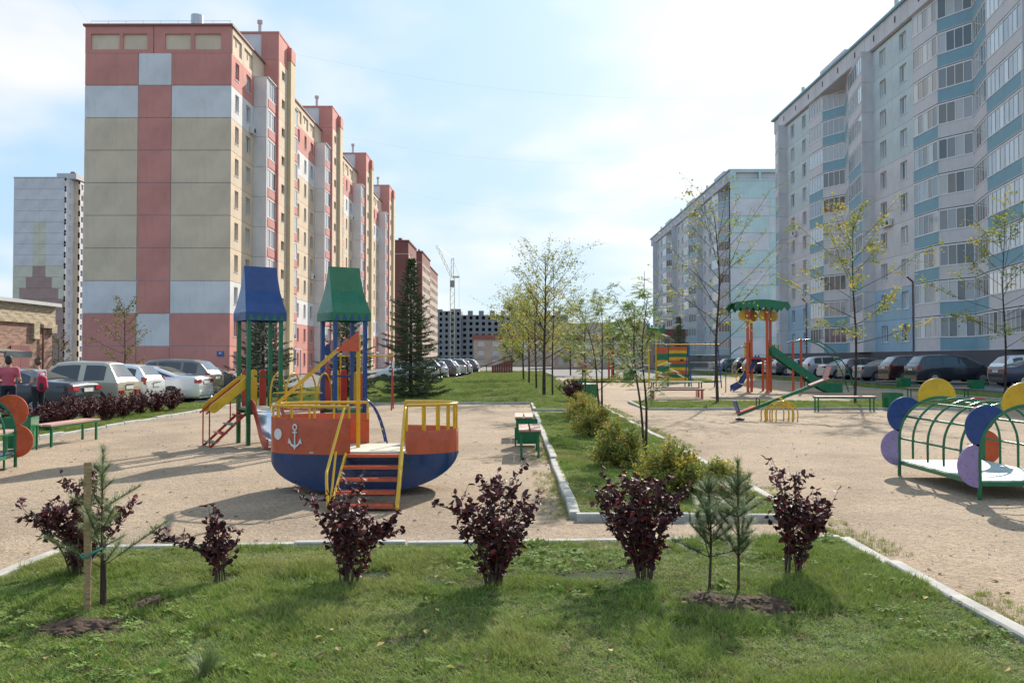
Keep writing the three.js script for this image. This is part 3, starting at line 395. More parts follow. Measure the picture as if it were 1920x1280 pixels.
// ---------- play boat ----------
{
  const bt = thing('play_boat', 'red and blue play boat with yellow rails, mast and steps on the sand', 'play boat', -2.0, 11.1);
  const a = 1.245, bb = 0.56, n = 2.5, sg = Math.sign;
  const plan = (f, s = 1) => [a * s * sg(Math.cos(f)) * Math.pow(Math.abs(Math.cos(f)), 2 / n), (bb - (1 - s) * a) * sg(Math.sin(f)) * Math.pow(Math.abs(Math.sin(f)), 2 / n)];
  const keel = x => 0.03 + 0.49 * (1 - Math.sqrt(Math.max(0, 1 - Math.pow(Math.abs(x / a), 2.2))));
  const phiOf = x => Math.acos(sg(x) * Math.pow(Math.abs(x) / a, n / 2));
  function wallStrip(f0, f1, yb, yt, N = 72) {
    const pos = [], idx = []; const row = (s) => { for (let i = 0; i <= N; i++) { const [x, z] = plan(lerp(f0, f1, i / N), s); pos.push(x, yb(x), z, x, yt(x), z); } };
    row(1); row(0.985); const m = (N + 1) * 2;
    for (let i = 0; i < N; i++) { const k = 2 * i; idx.push(k, k + 1, k + 2, k + 1, k + 3, k + 2, m + k, m + k + 2, m + k + 1, m + k + 1, m + k + 2, m + k + 3, k + 1, m + k + 1, k + 3, k + 3, m + k + 1, m + k + 3); }
    const g = new THREE.BufferGeometry(); g.setAttribute('position', new THREE.Float32BufferAttribute(pos, 3)); g.setIndex(idx); g.computeVertexNormals(); return g;
  }
  function bottom() { const pos = [], idx = [], N = 40; for (let i = 0; i <= N; i++) { const x = a * Math.cos(Math.PI * i / N) * 0.998, z = plan(phiOf(x))[1]; pos.push(x, keel(x), z, x, keel(x) - 0.01, 0, x, keel(x), -z); } for (let i = 0; i < N; i++) { const k = 3 * i; idx.push(k, k + 1, k + 3, k + 1, k + 4, k + 3, k + 1, k + 2, k + 4, k + 2, k + 5, k + 4); } const g = new THREE.BufferGeometry(); g.setAttribute('position', new THREE.Float32BufferAttribute(pos, 3)); g.setIndex(idx); g.computeVertexNormals(); return g; }
  mk('hull', [wallStrip(0, Math.PI * 2, keel, () => 0.52, 120), bottom()], M.hullblue, bt);
  mk('bow_panel', [wallStrip(phiOf(-0.1), 2 * Math.PI - phiOf(-0.05), () => 0.523, () => 0.985)], M.hullred, bt);
  mk('stern_panel', [wallStrip(-phiOf(0.45), phiOf(0.61), () => 0.523, () => 0.82)], M.hullred, bt);
  // deck boards along the boat
  for (let i = 0; i < 8; i++) { const z = -0.46 + i * 0.132, L = plan(phiOf(0.001))[0]; const hw = a * Math.pow(Math.max(0, 1 - Math.pow(Math.min(1, Math.abs(z + 0.02) / 0.56), n)), 1 / n) - 0.15; mk('deck_board', [bx(-hw, hw, 0.535, 0.56, z - 0.062, z + 0.062)], M.deck, bt); }
  // rails
  const railPts = (f0, f1, y, k = 14) => { const o = []; for (let i = 0; i <= k; i++) { const [x, z] = plan(lerp(f0, f1, i / k), 0.985); o.push(V(x, y, z)); } return o; };
  mk('bow_rail', [tube(railPts(phiOf(-0.12), 2 * Math.PI - phiOf(-0.07), 1.135), 0.02, 8, 60)], M.yellow, bt);
  for (let i = 0; i <= 9; i++) { const [x, z] = plan(lerp(phiOf(-0.12), 2 * Math.PI - phiOf(-0.07), i / 9), 0.978); mk('rail_post', [rod(V(x, 0.9, z), V(x, 1.13, z), 0.016)], M.yellow, bt); }
  mk('stern_rail', [tube(railPts(-phiOf(0.47), phiOf(0.63), 1.15), 0.02, 8, 50)], M.yellow, bt);
  for (let i = 0; i <= 10; i++) { const [x, z] = plan(lerp(-phiOf(0.47), phiOf(0.63), i / 10), 0.978); mk('rail_post', [rod(V(x, i === 0 || i === 10 ? 0.56 : 0.75, z), V(x, 1.15, z), 0.016)], M.yellow, bt); }
  // mast, stay and pennant
  mk('mast', [rod(V(-0.1, 0.56, 0.0), V(-0.1, 2.06, 0.0), 0.027, 0.027, 12)], M.yellow, bt);
  mk('stay', [beam(V(-1.2, 1.13, 0.03), V(-0.36, 1.88, 0.03), 0.045, 0.045)], M.yellow, bt);
  mk('pennant', [ext([[-0.40, 1.85], [-0.09, 1.85], [-0.09, 2.12]], 0.02, 0.003).translate(0, 0, 0.03)], M.orange, bt);
  // steps and hand rails
  const st = sub('steps', bt);
  for (const s of [0, 1]) mk('stringer', [beam(V(lerp(-0.14, 0.58, s), 0.53, 0.60), V(lerp(-0.1, 0.66, s), 0.02, 1.62), 0.03, 0.07)], M.yellow, st);
  for (let i = 0; i < 5; i++) { const t = i / 4; const y = lerp(0.525, 0.06, t), z = lerp(0.62, 1.56, t); mk('tread', [bx(-0.11 + 0.02 * t, 0.56 + 0.05 * t, y - 0.018, y + 0.018, z - 0.08, z + 0.08)], i === 1 ? M.hullred : M.hullred, st); }
  for (const s of [0, 1]) { const x = s ? 0.61 : -0.17; mk('handrail', [tube([V(x, 1.12, 0.52), V(x, 1.06, 0.66), V(x + (s ? 0.03 : -0.04), 0.5, 1.25), V(x + (s ? 0.04 : -0.03), 0.36, 1.42), V(x + 0.03, 0.02, 1.60)], 0.018, 8, 40)], M.yellow, bt); mk('rail_post', [rod(V(x + 0.02, 0.04, 1.44), V(x + 0.0, 0.62, 1.06), 0.014)], M.yellow, bt); }
  // porthole and anchor on the bow panel
  const on = (g, x, y, out = 0.006) => { const f = phiOf(x), [px, pz] = plan(f), [qx, qz] = plan(f + 0.02); const t = Math.atan2(-(pz - qz), px - qx); g.rotateY(t); g.translate(px, y, pz); const nx = Math.sin(t), nz = Math.cos(t); g.translate(nx * out, 0, nz * out); return g; };
  mk('porthole', [on(new THREE.CylinderGeometry(0.072, 0.072, 0.012, 28).rotateX(Math.PI / 2), -1.07, 0.77)], M.white, bt);
  const anc = [ext(arcPts(0, 0.14, 0.048, 0, Math.PI * 2, 24), 0.008, 0, [arcPts(0, 0.14, 0.027, 0, Math.PI * 2, 20)]), bx(-0.012, 0.012, -0.14, 0.095, 0, 0.008), bx(-0.045, 0.045, 0.058, 0.078, 0.0005, 0.0085), ext([...arcPts(0, -0.02, 0.12, Math.PI * 1.06, Math.PI * 1.94, 20), ...arcPts(0, 0.02, 0.125, Math.PI * 1.88, Math.PI * 1.12, 20)], 0.0075), ext([[-0.14, -0.09], [-0.118, -0.01], [-0.07, -0.075]], 0.007), ext([[0.14, -0.09], [0.118, -0.01], [0.07, -0.075]], 0.007), ext([[-0.03, -0.13], [0, -0.175], [0.03, -0.13]], 0.0072)];
  mk('anchor', [on(join(anc).scale(0.72, 0.92, 1), -0.82, 0.74, 0.008)], M.white, bt);
  // stern seat
  mk('seat', [bx(0.62, 1.1, 0.70, 0.73, -0.42, -0.12)], M.deck, bt); mk('seat_front', [bx(0.62, 0.65, 0.56, 0.70, -0.42, -0.12)], M.red, bt);
}
// ---------- twin play towers ----------
{
  const X0 = -5.28, D0 = 17.09, th = 0.61, c = thing('play_tower', 'twin play towers with blue and green hoods, metal slide and arched bridge behind the boat', 'play tower', X0, D0);
  const hA = 0.33;
  function hood(parent, x, z, m, trim) {
    const y0 = 2.52, o = 0.42, prof = [[y0, o, o], [y0 + 0.17, o, o], [y0 + 0.36, o * 0.93, o * 0.72], [y0 + 0.62, o * 0.86, o * 0.42], [y0 + 0.9, o * 0.82, o * 0.2], [y0 + 1.13, o * 0.81, o * 0.05]];
    const pos = [], idx = []; prof.forEach(([y, a, b]) => pos.push(-a, y, b, a, y, b, a, y, -b, -a, y, -b));
    for (let i = 0; i < prof.length - 1; i++) for (let k = 0; k < 4; k++) { const p = i * 4 + k, q = i * 4 + (k + 1) % 4; idx.push(p, q, q + 4, p, q + 4, p + 4); }
    const L = (prof.length - 1) * 4; idx.push(L, L + 1, L + 2, L, L + 2, L + 3);
    const g = new THREE.BufferGeometry(); g.setAttribute('position', new THREE.Float32BufferAttribute(pos, 3)); g.setIndex(idx); const g2 = g.toNonIndexed(); g2.computeVertexNormals();
    const h = sub('hood', parent, x, 0, z, th); mk('shell', [g2], m, h);
    for (let i = 0; i < 5; i++) mk('trim', [ext([[-0.055, 0], [0.055, 0], [0, 0.13]], 0.004).translate(-0.32 + i * 0.16, y0 + 0.01, o + 0.003)], trim, h);
  }
  const cs = Math.cos(th), sn = Math.sin(th), L2W = (u, v, x, z) => [x + u * cs + v * sn, z - u * sn + v * cs];   // u along the front, v towards the front
  function posts(x, z, m) { for (const u of [-1, 1]) for (const v of [-1, 1]) { const [px, pz] = L2W(u * hA, v * hA, x, z); mk('post', [box(0.075, 2.58, 0.075, px, 1.29, pz, th)], m, c); } }
  posts(0, 0, M.green); hood(c, 0, 0, M.blue, M.green);
  const gx2 = 1.72, gz2 = -0.1; posts(gx2, gz2, M.blue); hood(c, gx2, gz2, M.green, M.blue);
  for (const [x, z] of [[0, 0], [gx2, gz2]]) { const p = sub('platform', c, x, 0.72, z, th); for (let i = 0; i < 5; i++) mk('board', [bx(-hA, hA, -0.02, 0.02, -hA + i * 0.133, -hA + i * 0.133 + 0.12)], M.stepwood, p); mk('edge', [bx(-hA, hA, -0.1, -0.022, hA - 0.04, hA), bx(-hA, hA, -0.1, -0.022, -hA, -hA + 0.04)], M.green, p); }
  // upright boards on the back of both towers
  const board = (h) => ext([[-0.065, 0], [0.065, 0], ...arcPts(0, h - 0.065, 0.065, 0, Math.PI, 10)], 0.025, 0.004);
  [[0, 0, [[-0.20, M.red], [-0.02, M.yellow], [0.17, M.red]], M.green], [gx2, gz2, [[-0.22, M.red], [-0.04, M.yellow], [0.14, M.red]], M.blue]].forEach(([x, z, l, rm]) => { for (const [u, m] of l) { const [px, pz] = L2W(u, -hA, x, z); mk('board_panel', [tf(board(0.76), px, 0.76, pz, th)], m, c); } const [ax, az] = L2W(-hA, -hA + 0.02, x, z), [bx_, bz] = L2W(hA, -hA + 0.02, x, z); mk('crossbar', [rod(V(ax, 1.38, az), V(bx_, 1.38, bz), 0.022)], rm, c); });
  for (const [u, m] of [[-0.16, M.yellow], [0.1, M.orange]]) { const [px, pz] = L2W(hA, u, gx2, gz2); mk('board_panel', [tf(board(0.72), px, 0.74, pz, th + Math.PI / 2)], m, c); }
  // steps with yellow side boards on the left face
  const stp = sub('steps', c, -hA * cs, 0, hA * sn, th);   // local -x leads away from the tower
  for (const z of [-0.24, 0.24]) { mk('stringer', [beam(V(0, 0.66, z), V(-0.74, -0.02, z), 0.03, 0.05)], M.red, stp); for (const t of [0.22, 0.95]) mk('baluster', [rod(V(-0.74 * t - 0.03, 0.66 - 0.68 * t, z), V(-0.74 * t - 0.03, 1.30 - 0.62 * t, z), 0.014)], M.red, stp); mk('handrail', [rod(V(0, 1.30, z), V(-0.8, 0.66, z), 0.018)], M.red, stp); const g = ext([[0, 0.085], ...arcPts(0, 0, 0.085, Math.PI / 2, -Math.PI / 2, 8), ...arcPts(-0.92, 0, 0.085, Math.PI * 1.5, Math.PI / 2, 8)], 0.025, 0.004); g.rotateZ(Math.atan2(0.66, 0.84)); g.translate(0.06, 1.33, z + (z > 0 ? 0.015 : -0.045)); mk('side_board', [g], M.yellow, stp); }
  for (let i = 0; i < 4; i++) { const t = (i + 0.35) / 4; mk('tread', [bx(-0.74 * t - 0.09, -0.74 * t + 0.05, 0.66 - 0.68 * t - 0.015, 0.66 - 0.68 * t + 0.015, -0.26, 0.26)], i % 2 ? M.stepwood : M.red, stp); }
  // metal slide on the front face
  const sl = sub('slide', c, hA * sn, 0, hA * cs, th), run = [[0, 0.76], [0.16, 0.72], [0.36, 0.52], [0.55, 0.28], [0.72, 0.14], [0.92, 0.08], [1.02, 0.08]];
  const cv = new THREE.CatmullRomCurve3(run.map(([z, y]) => V(0, y, z))).getPoints(24);
  { const pos = [], idx = [], K = 8; cv.forEach(p => { for (let k = 0; k <= K; k++) { const u = k / K * 2 - 1; pos.push(u * 0.25, p.y + 0.05 * u * u - 0.03, p.z); } }); for (let i = 0; i < 24; i++) for (let k = 0; k < K; k++) { const q = i * (K + 1) + k; idx.push(q, q + K + 1, q + 1, q + 1, q + K + 1, q + K + 2); } const g = new THREE.BufferGeometry(); g.setAttribute('position', new THREE.Float32BufferAttribute(pos, 3)); g.setIndex(idx); g.computeVertexNormals(); mk('chute', [g], M.slide, sl); }
  for (const s of [-1, 1]) { const o = []; cv.forEach(p => o.push([p.z, p.y + 0.17 - 0.05 * p.z])); const lo = cv.slice().reverse().map(p => [p.z, p.y - 0.07]); const g = ext([...o, ...lo], 0.025, 0.004); g.rotateY(-Math.PI / 2); g.translate(s * 0.27 + 0.0125, 0, 0); mk('side_wall', [g], M.red, sl); }
  // bridge with arches
  const br = sub('bridge', c, 0.36, 0, -0.02); for (let i = 0; i < 7; i++) mk('deck_board', [bx(0.0 + i * 0.145, 0.135 + i * 0.145, 0.70, 0.73, -0.27, 0.27)], M.red, br);
  const arch = [V(0, 0.72, -0.27), V(0, 1.1, -0.27), V(0, 1.36, -0.16), V(0, 1.44, 0), V(0, 1.36, 0.16), V(0, 1.1, 0.27), V(0, 0.72, 0.27)];
  for (let i = 0; i < 4; i++) mk('arch', [tf(tube(arch, 0.018, 8, 40), 0.02 + i * 0.32, 0, 0, -0.3)], M.yellow, br);
  for (const z of [-0.27, 0.27]) mk('rail', [rod(V(0, 1.05, z), V(1.0, 1.05, z), 0.016)], M.yellow, br);
  // bent ladder on the right, and a painted flower on the far side
  const ld = sub('ladder', c, gx2 + 0.25, 0, gz2 + 0.15, 0.25), lp = [V(0.05, 0.86, 0), V(0.22, 0.92, 0), V(0.42, 0.72, 0), V(0.56, 0.4, 0), V(0.66, 0, 0)];
  for (const z of [-0.25, 0.25]) mk('side_rail', [tube(lp.map(p => V(p.x, p.y, z)), 0.018, 8, 36)], M.blue, ld);
  [[0.30, 0.86, M.red], [0.40, 0.745, M.yellow], [0.48, 0.59, M.green], [0.54, 0.44, M.red], [0.59, 0.28, M.yellow], [0.63, 0.14, M.blue]].forEach(([x, y, m]) => mk('rung', [rod(V(x, y, -0.25), V(x, y, 0.25), 0.014)], m, ld));
  const fl = sub('flower_figure', c, gx2 - 0.18, 1.74, gz2 - 0.55, 0.2); mk('stem', [rod(V(0, -1.0, 0), V(0, 0.1, 0), 0.016)], M.yellow, fl); for (const [x, y, m] of [[-0.11, 0.26, M.pink], [0.13, 0.25, M.pink]]) mk('petal', [ext(arcPts(x, y, 0.11, 0, Math.PI * 2, 20, 0.19), 0.02).translate(0, 0, 0)], m, fl); mk('petal', [ext(arcPts(-0.26, 0.2, 0.075, 0, Math.PI * 2, 18, 0.13), 0.02).translate(0, 0, -0.022)], M.blue, fl); mk('petal', [ext(arcPts(0.28, 0.18, 0.075, 0, Math.PI * 2, 18, 0.13), 0.02).translate(0, 0, -0.022)], M.green, fl);
}
// ---------- crawl tunnels ----------
function crawlTunnel(label, x, d, turn, cols, floorM) {
  const W = 1.26, L = 2.14, t = thing('crawl_tunnel', label, 'climbing frame', x, d, turn, 0), r = 0.027;   // origin: foot of the near left post; +x across, -z along
  const arcp = (z) => { const o = [V(0, 0.0, z), V(0, 0.3, z)]; for (let i = 0; i <= 14; i++) { const a = Math.PI - Math.PI * i / 14; o.push(V(W / 2 + W / 2 * Math.cos(a), 0.56 + 0.61 * Math.sin(a), z)); } o.push(V(W, 0.3, z), V(W, 0, z)); return o; };
  for (let i = 0; i < 6; i++) { const z = -L * i / 5; mk('arch', [tube(i % 5 ? arcp(z).slice(1) : arcp(z), i % 5 ? 0.017 : r, 8, 70, false, 0.3)], M.green, t); }
  for (const a of [0.03, 0.32, 0.66, 1.0].map(q => q * Math.PI).concat([])) { }
  for (const [ax, ay] of [[0, 0.56], [0.10, 0.88], [W / 2 - 0.32, 1.09], [W / 2 + 0.32, 1.09], [W - 0.10, 0.88], [W, 0.56]]) mk('rail', [rod(V(ax, ay, 0), V(ax, ay, -L), 0.016)], M.green, t);
  mk('floor_frame', [bx(-0.02, 0.02, 0.17, 0.225, 0, -L), bx(W - 0.02, W + 0.02, 0.17, 0.225, 0, -L), bx(0.02, W - 0.02, 0.17, 0.225, -0.02, 0.02), bx(0.02, W - 0.02, 0.17, 0.225, -L - 0.02, -L + 0.02)], M.green, t);
  for (let i = 0; i < 10; i++) mk('floor_board', [bx(0.025 + i * 0.121, 0.14 + i * 0.121, 0.205, 0.235, -0.025, -L + 0.025)], floorM, t);
  for (const z of [0, -L]) {
    // crescent discs standing out from the end arch
    const disc = (cx, cy, R, m) => { const pts = []; for (let i = 0; i <= 40; i++) { const a = i / 40 * Math.PI * 2; let px = cx + R * Math.cos(a), py = cy + R * Math.sin(a); let dx = px - W / 2, dy = py - 0.56; if (py < 0.56) { if (cx < W / 2) px = Math.min(px, 0.0); else px = Math.max(px, W); } else { const q = Math.hypot(dx / (W / 2), dy / 0.61); if (q < 1) { px = W / 2 + dx / q; py = 0.56 + dy / q; } } pts.push([px, py]); } mk('disc', [ext(pts, 0.018, 0.006).translate(0, 0, z - 0.009)], m, t); };
    disc(0.0, 0.42, 0.27, cols[0]); disc(0.10, 0.90, 0.27, cols[1]); disc(W / 2 - 0.06, 1.17, 0.28, cols[2]); disc(W - 0.08, 0.90, 0.26, cols[3]); disc(W, 0.42, 0.26, cols[4]);
  }
  return t;
}
crawlTunnel('green barred crawl tunnel with purple, blue and yellow discs at the right edge', 5.77, 10.3, 0, [M.purple, M.blue, M.yellow, M.red, M.orange], M.paleblue);
crawlTunnel('crawl tunnel with orange discs cut off by the left edge', -7.68 - 1.28 * 0.96, 11.3 - 0.3, 0.18, [M.purple, M.blue, M.yellow, M.orange, M.orange], M.blue);
// ---------- benches, bins, tables ----------
function bench(label, x, d, turn, len, top, legM = M.green, group, h = 0.45) {
  const t = thing('bench', label, 'bench', x, d, turn, 0, group);
  for (const z of [-0.105, 0.105]) mk('seat_board', [bx(-len / 2, len / 2, h - 0.035, h, z - 0.09, z + 0.09)], top, t);
  for (const sx of [-1, 1]) for (const z of [-0.15, 0.15]) mk('leg', [bx(sx * (len / 2 - 0.08) - 0.02, sx * (len / 2 - 0.08) + 0.02, 0, h - 0.077, z - 0.02, z + 0.02)], legM, t);
  mk('rail', [bx(-len / 2 + 0.02, len / 2 - 0.02, h - 0.075, h - 0.037, 0.155, 0.185), bx(-len / 2 + 0.02, len / 2 - 0.02, h - 0.075, h - 0.037, -0.185, -0.155)], legM, t); for (const sx of [-1, 1]) mk('cross_piece', [bx(sx * (len / 2 - 0.08) - 0.02, sx * (len / 2 - 0.08) + 0.02, h - 0.075, h - 0.037, -0.154, 0.154)], legM, t);
  return t;
}
function bin(label, x, d, turn, w = 0.42, h = 0.55, group) {
  const t = thing('litter_bin', label, 'bin', x, d, turn, 0, group), s = [[-w / 2, 0.5], [w / 2, 0.5]];
  const g = new THREE.CylinderGeometry(w * 0.70, w * 0.64, h, 4, 1, true); g.rotateY(Math.PI / 4); const gi = new THREE.CylinderGeometry(w * 0.67, w * 0.61, h, 4, 1, true); gi.rotateY(Math.PI / 4);
  const bt = new THREE.BoxGeometry(w * 0.78, 0.02, w * 0.78); mk('body', [tf(g.toNonIndexed(), 0, h / 2 + 0.06, 0), tf(gi.toNonIndexed(), 0, h / 2 + 0.06, 0), tf(bt, 0, 0.09, 0)], M.green, t); t.children[0].geometry.computeVertexNormals();
  for (const sx of [-1, 1]) mk('post', [bx(sx * w * 0.56 - 0.015, sx * w * 0.56 + 0.015, 0, h * 0.8, -0.015, 0.015)], M.green, t);
}
const HP = Math.PI / 2;
bench('pink board bench in front of the purple hedge, green legs', -9.25, 17.1, HP - 0.05, 1.75, M.seatwood, M.green, 'park benches');
bench('pink board bench beside the green bin, cut by the left edge', -9.2, 14.35, HP - 0.05, 1.7, M.seatwood, M.green, 'park benches');
bin('large green bin between the two benches at left', -9.42, 15.75, 0.25, 0.5, 0.58);
bench('nearest bench end on beside the kerb of the planted strip', 0.27, 15.2, HP, 1.3, M.seatwood, M.green, 'park benches', 0.5);
bench('bench behind the near kerb bench and its bin', 0.2, 18.4, HP, 1.3, M.seatwood, M.green, 'park benches', 0.5);
bin('green bin between the two benches beside the planted strip', 0.25, 16.6, 0, 0.42, 0.46);
bench('low bench with pale top right of the seesaw', gx(1582, 27.6), 27.6, 0.0, 2.0, M.seatwood, M.green, 'park benches', 0.5);
bin('square green bin right of the seesaw bench', gx(1672, 28.3), 28.3, 0.1, 0.5, 0.52);
bench('pale topped bench behind the yellow disc of the crawl tunnel', gx(1757, 37), 37, 0.0, 2.7, M.seatwood, M.green, 'park benches', 0.45);
bench('bench in the shade before the dark van', gx(1690, 49), 49, 0.0, 3.0, M.seatwood, M.green, 'park benches', 0.45);
bench('bench in the shade at the far right before the blue sedan', gx(1800, 46), 46, 0.0, 3.0, M.seatwood, M.green, 'park benches', 0.45);
bin('green bin in the shade before the dark van', gx(1693, 46.5), 46.5, 0, 0.6, 0.6); bin('green bin in the shade under the slender right tree', gx(1828, 42), 42, 0, 0.6, 0.6);
bin('green bin at the end of the planted strip by the purple bush', gx(1108, 35), 35, 0, 0.55, 0.6); bin('green bin on the path behind the purple bush', gx(1088, 41), 41, 0, 0.55, 0.6); bench('white topped bench beside the path bins', gx(1098, 38), 38, HP, 1.6, M.white, M.green, 'park benches', 0.6);
bin('dark green bin far off by the grass verge', gx(1178, 62), 62, 0, 0.7, 0.75);
{
  const t = thing('picnic_table', 'table on red legs with a bench each side beyond the right verge', 'table', gx(1268, 36.5), 36.5), m = M.stepwood;
  mk('table_top', [bx(-1.15, 1.15, 0.70, 0.74, -0.35, 0.35)], m, t); for (const sx of [-1, 1]) for (const sz of [-0.25, 0.25]) mk('leg', [bx(sx * 1.05 - 0.025, sx * 1.05 + 0.025, 0, 0.70, sz - 0.025, sz + 0.025)], M.red, t);
  bench('red legged bench at the near side of the table', gx(1272, 35.2), 35.4, 0, 2.25, m, M.red, 'benches at the table', 0.46); bench('red legged bench at the far side of the table', gx(1262, 37.8), 37.6, 0, 2.25, m, M.red, 'benches at the table', 0.46);
}
// ---------- seesaw ----------
{
  const t = thing('seesaw', 'seesaw with green beam, red seats and yellow arched base on the sand', 'seesaw', gx(1460, 23.4), 23.4, 0.12);
  const a = V(-1.22, 0.17, 0), b = V(1.40, 1.12, 0);
  mk('beam', [beam(a, b, 0.07, 0.09)], M.green, t);
  for (const [s, p, k] of [[-1, a, 0], [1, b, 1]]) { const u = V().subVectors(b, a).normalize(); const q = V().addVectors(p, V(u.x * -s * 0.25, u.y * -s * 0.25 + 0.055, 0)); mk('seat', [beam(V().addVectors(q, V(u.x * -0.3, u.y * -0.3, 0)), V().addVectors(q, V(u.x * 0.3, u.y * 0.3, 0)), 0.22, 0.03)], k ? M.pink : M.orange, t); mk('backrest', [box(0.04, 0.34, 0.24, p.x + s * 0.04, p.y + 0.24, 0, 0, -s * 0.35)], k ? M.pink : M.blue, t); mk('handle', [tube([V(q.x - s * 0.36, q.y - s * 0.11, -0.1), V(q.x - s * 0.36, q.y - s * 0.11 + 0.2, -0.09), V(q.x - s * 0.36, q.y - s * 0.11 + 0.2, 0.09), V(q.x - s * 0.36, q.y - s * 0.11, 0.1)], 0.015, 6, 24)], M.dark, t); }
  mk('tyre', [new THREE.TorusGeometry(0.1, 0.03, 8, 18).rotateX(Math.PI / 2).translate(-1.15, 0.05, 0)], M.dark, t);
  for (let i = 0; i < 4; i++) for (const z of [-0.16, 0.16]) { const w = 0.40 - (i % 2) * 0.16, x = (i < 2 ? -0.05 : 0.03); if (z < 0 && i > 2) continue; mk('base_arch', [tube([V(x - w, -0.04, z + i * 0.04), V(x - w, 0.28, z + i * 0.04), V(x - w * 0.6, 0.48 - (i % 2) * 0.08, z + i * 0.04), V(x, 0.55 - (i % 2) * 0.1, z + i * 0.04), V(x + w * 0.6, 0.48 - (i % 2) * 0.08, z + i * 0.04), V(x + w, 0.28, z + i * 0.04), V(x + w, -0.04, z + i * 0.04)], 0.02, 8, 40)], M.yellow, t); }
  mk('pivot', [rod(V(0.0, 0.62, -0.2), V(0.0, 0.62, 0.2), 0.03)], M.yellow, t);
}
// ---------- big slide frame on the right ----------
{
  const d = 43.5, s = F / d, X = gx(1420, d), t = thing('slide_tower', 'orange posted slide tower with jagged green roof, green and blue slides', 'play tower', X, d);
  const lx = px => (px - 1420) / s;
  const feet = [[1396, 0.6], [1413, -0.4], [1432, 0.6], [1449, -0.4]];
  for (const [px, z] of feet) mk('post', [rod(V(lx(px), 0, z), V(lx(px), 4.35, z), 0.075, 0.075, 12)], M.orange, t);
  for (const [px, z] of feet) mk('disc', [ext(arcPts(0, 0, 0.3, 0, Math.PI * 2, 24), 0.03).translate(lx(px) + (px > 1425 ? (px > 1440 ? 0.15 : -0.12) : (px > 1405 ? 0.1 : -0.15)), 4.0, z - 0.13)], M.yellow, t);
  // jagged roof: two sloping leaves with a saw tooth rim
  const saw = []; for (let i = 0; i <= 18; i++) saw.push([-1.45 + i * 2.9 / 18, i % 2 ? 4.18 : 4.42]); const topc = []; for (let i = 0; i <= 12; i++) { const u = 1 - i / 12; topc.push([-1.35 + 2.7 * u, 4.62 + 0.18 * Math.sin(u * Math.PI)]); }
  for (const z of [0.95, -0.75]) mk('roof_valance', [ext([...saw, ...topc], 0.03).translate(0, 0, z)], M.green, t);
  mk('roof', [box(2.7, 0.04, 1.66, 0, 4.66, 0.09)], M.green, t);
  mk('platform', [bx(lx(1396), lx(1449), 1.72, 1.8, -0.45, 0.65)], M.red, t);
  for (const [x, h, m] of [[-0.55, 0.8, M.yellow], [-0.3, 0.8, M.green], [0.62, 0.8, M.yellow]]) mk('board_panel', [bx(x, x + 0.18, 1.82, 1.82 + h, -0.5, -0.46)], m, t);
  for (const [a, b] of [[0, 1], [2, 3]]) mk('guard_rail', [rod(V(lx(feet[a][0]), 2.7, feet[a][1]), V(lx(feet[b][0]), 2.7, feet[b][1]), 0.03)], M.green, t);
  for (let i = 0; i < 6; i++) mk('rung', [rod(V(lx(1396), 0.25 + i * 0.29, 0.6), V(lx(1413), 0.25 + i * 0.29, -0.4), 0.02)], M.steel, t);
  // green slide to the right
  const g = sub('slide', t, lx(1440), 0, 0.7), sp = [[0.1, 2.05], [2.2, 0.62], [2.7, 0.4], [3.4, 0.34]];
  const dip = (o) => [[-0.1, 2.35 + o], [0.3, 2.05 + o], [2.4, 0.55 + o], [2.75, 0.40 + o], [3.5, 0.36 + o]];
  for (const z of [-0.3, 0.3]) mk('side_wall', [ext([...dip(0.1), ...dip(-0.38).reverse()], 0.04, 0.006).translate(0, 0, z - 0.02)], M.green, g);
  mk('chute', dip(-0.18).slice(1).map((p, i, a) => i ? beam(V(a[i - 1][0], a[i - 1][1], 0), V(p[0], p[1], 0), 0.56, 0.03) : null).filter(Boolean), M.green, g);
  // blue slide to the left
  const bl = sub('slide', t, lx(1408), 0, -0.5), bp = o => [[0.5, 1.75 + o], [0, 1.2 + o], [-0.45, 0.35 + o], [-0.9, 0.12 + o]];
  for (const z of [-0.28, 0.28]) mk('side_wall', [ext([...bp(0.2), ...bp(-0.12).reverse()], 0.03).translate(0, 0, z)], M.blue, bl); mk('chute', bp(0).map((p, i, a) => i ? beam(V(a[i - 1][0], a[i - 1][1], 0.01), V(p[0], p[1], 0.01), 0.52, 0.03) : null).filter(Boolean), M.blue, bl);
  // lower posts, arched climber on the right, hoops at left
  for (const [px, h, z] of [[1443, 1.75, -1.2], [1458, 1.75, -1.6], [1476, 2.65, 0.9], [1491, 2.75, 0.9]]) mk('post', [rod(V(lx(px), 0, z), V(lx(px), h, z), 0.065)], M.orange, t);
  for (let i = 0; i < 5; i++) mk('baluster', [rod(V(lx(1462) + i * 0.1, 1.8, -1.2), V(lx(1462) + i * 0.1, 2.5, -1.2), 0.03)], i % 2 ? M.green : M.yellow, t);
  for (const z of [0.8, -0.1]) mk('climber_arch', [tube([V(lx(1478), 2.6, z), V(lx(1510), 2.72, z), V(lx(1545), 2.3, z), V(lx(1575), 1.3, z), V(lx(1592), 0, z)], 0.03, 8, 40)], M.green, t);
  for (let i = 0; i < 7; i++) { const u = i / 6, p = new THREE.CatmullRomCurve3([V(lx(1495), 2.68, 0), V(lx(1510), 2.72, 0), V(lx(1545), 2.3, 0), V(lx(1575), 1.3, 0), V(lx(1590), 0.2, 0)]).getPoint(u); mk('rung', [rod(V(p.x, p.y, 0.8), V(p.x, p.y, -0.1), 0.018)], M.green, t); }
  for (const [px, r, y] of [[1376, 0.42, 1.2], [1383, 0.42, 0.85]]) mk('hoop', [new THREE.TorusGeometry(r, 0.02, 8, 30).rotateY(0.5).translate(lx(px), y, 0.8)], M.yellow, t);
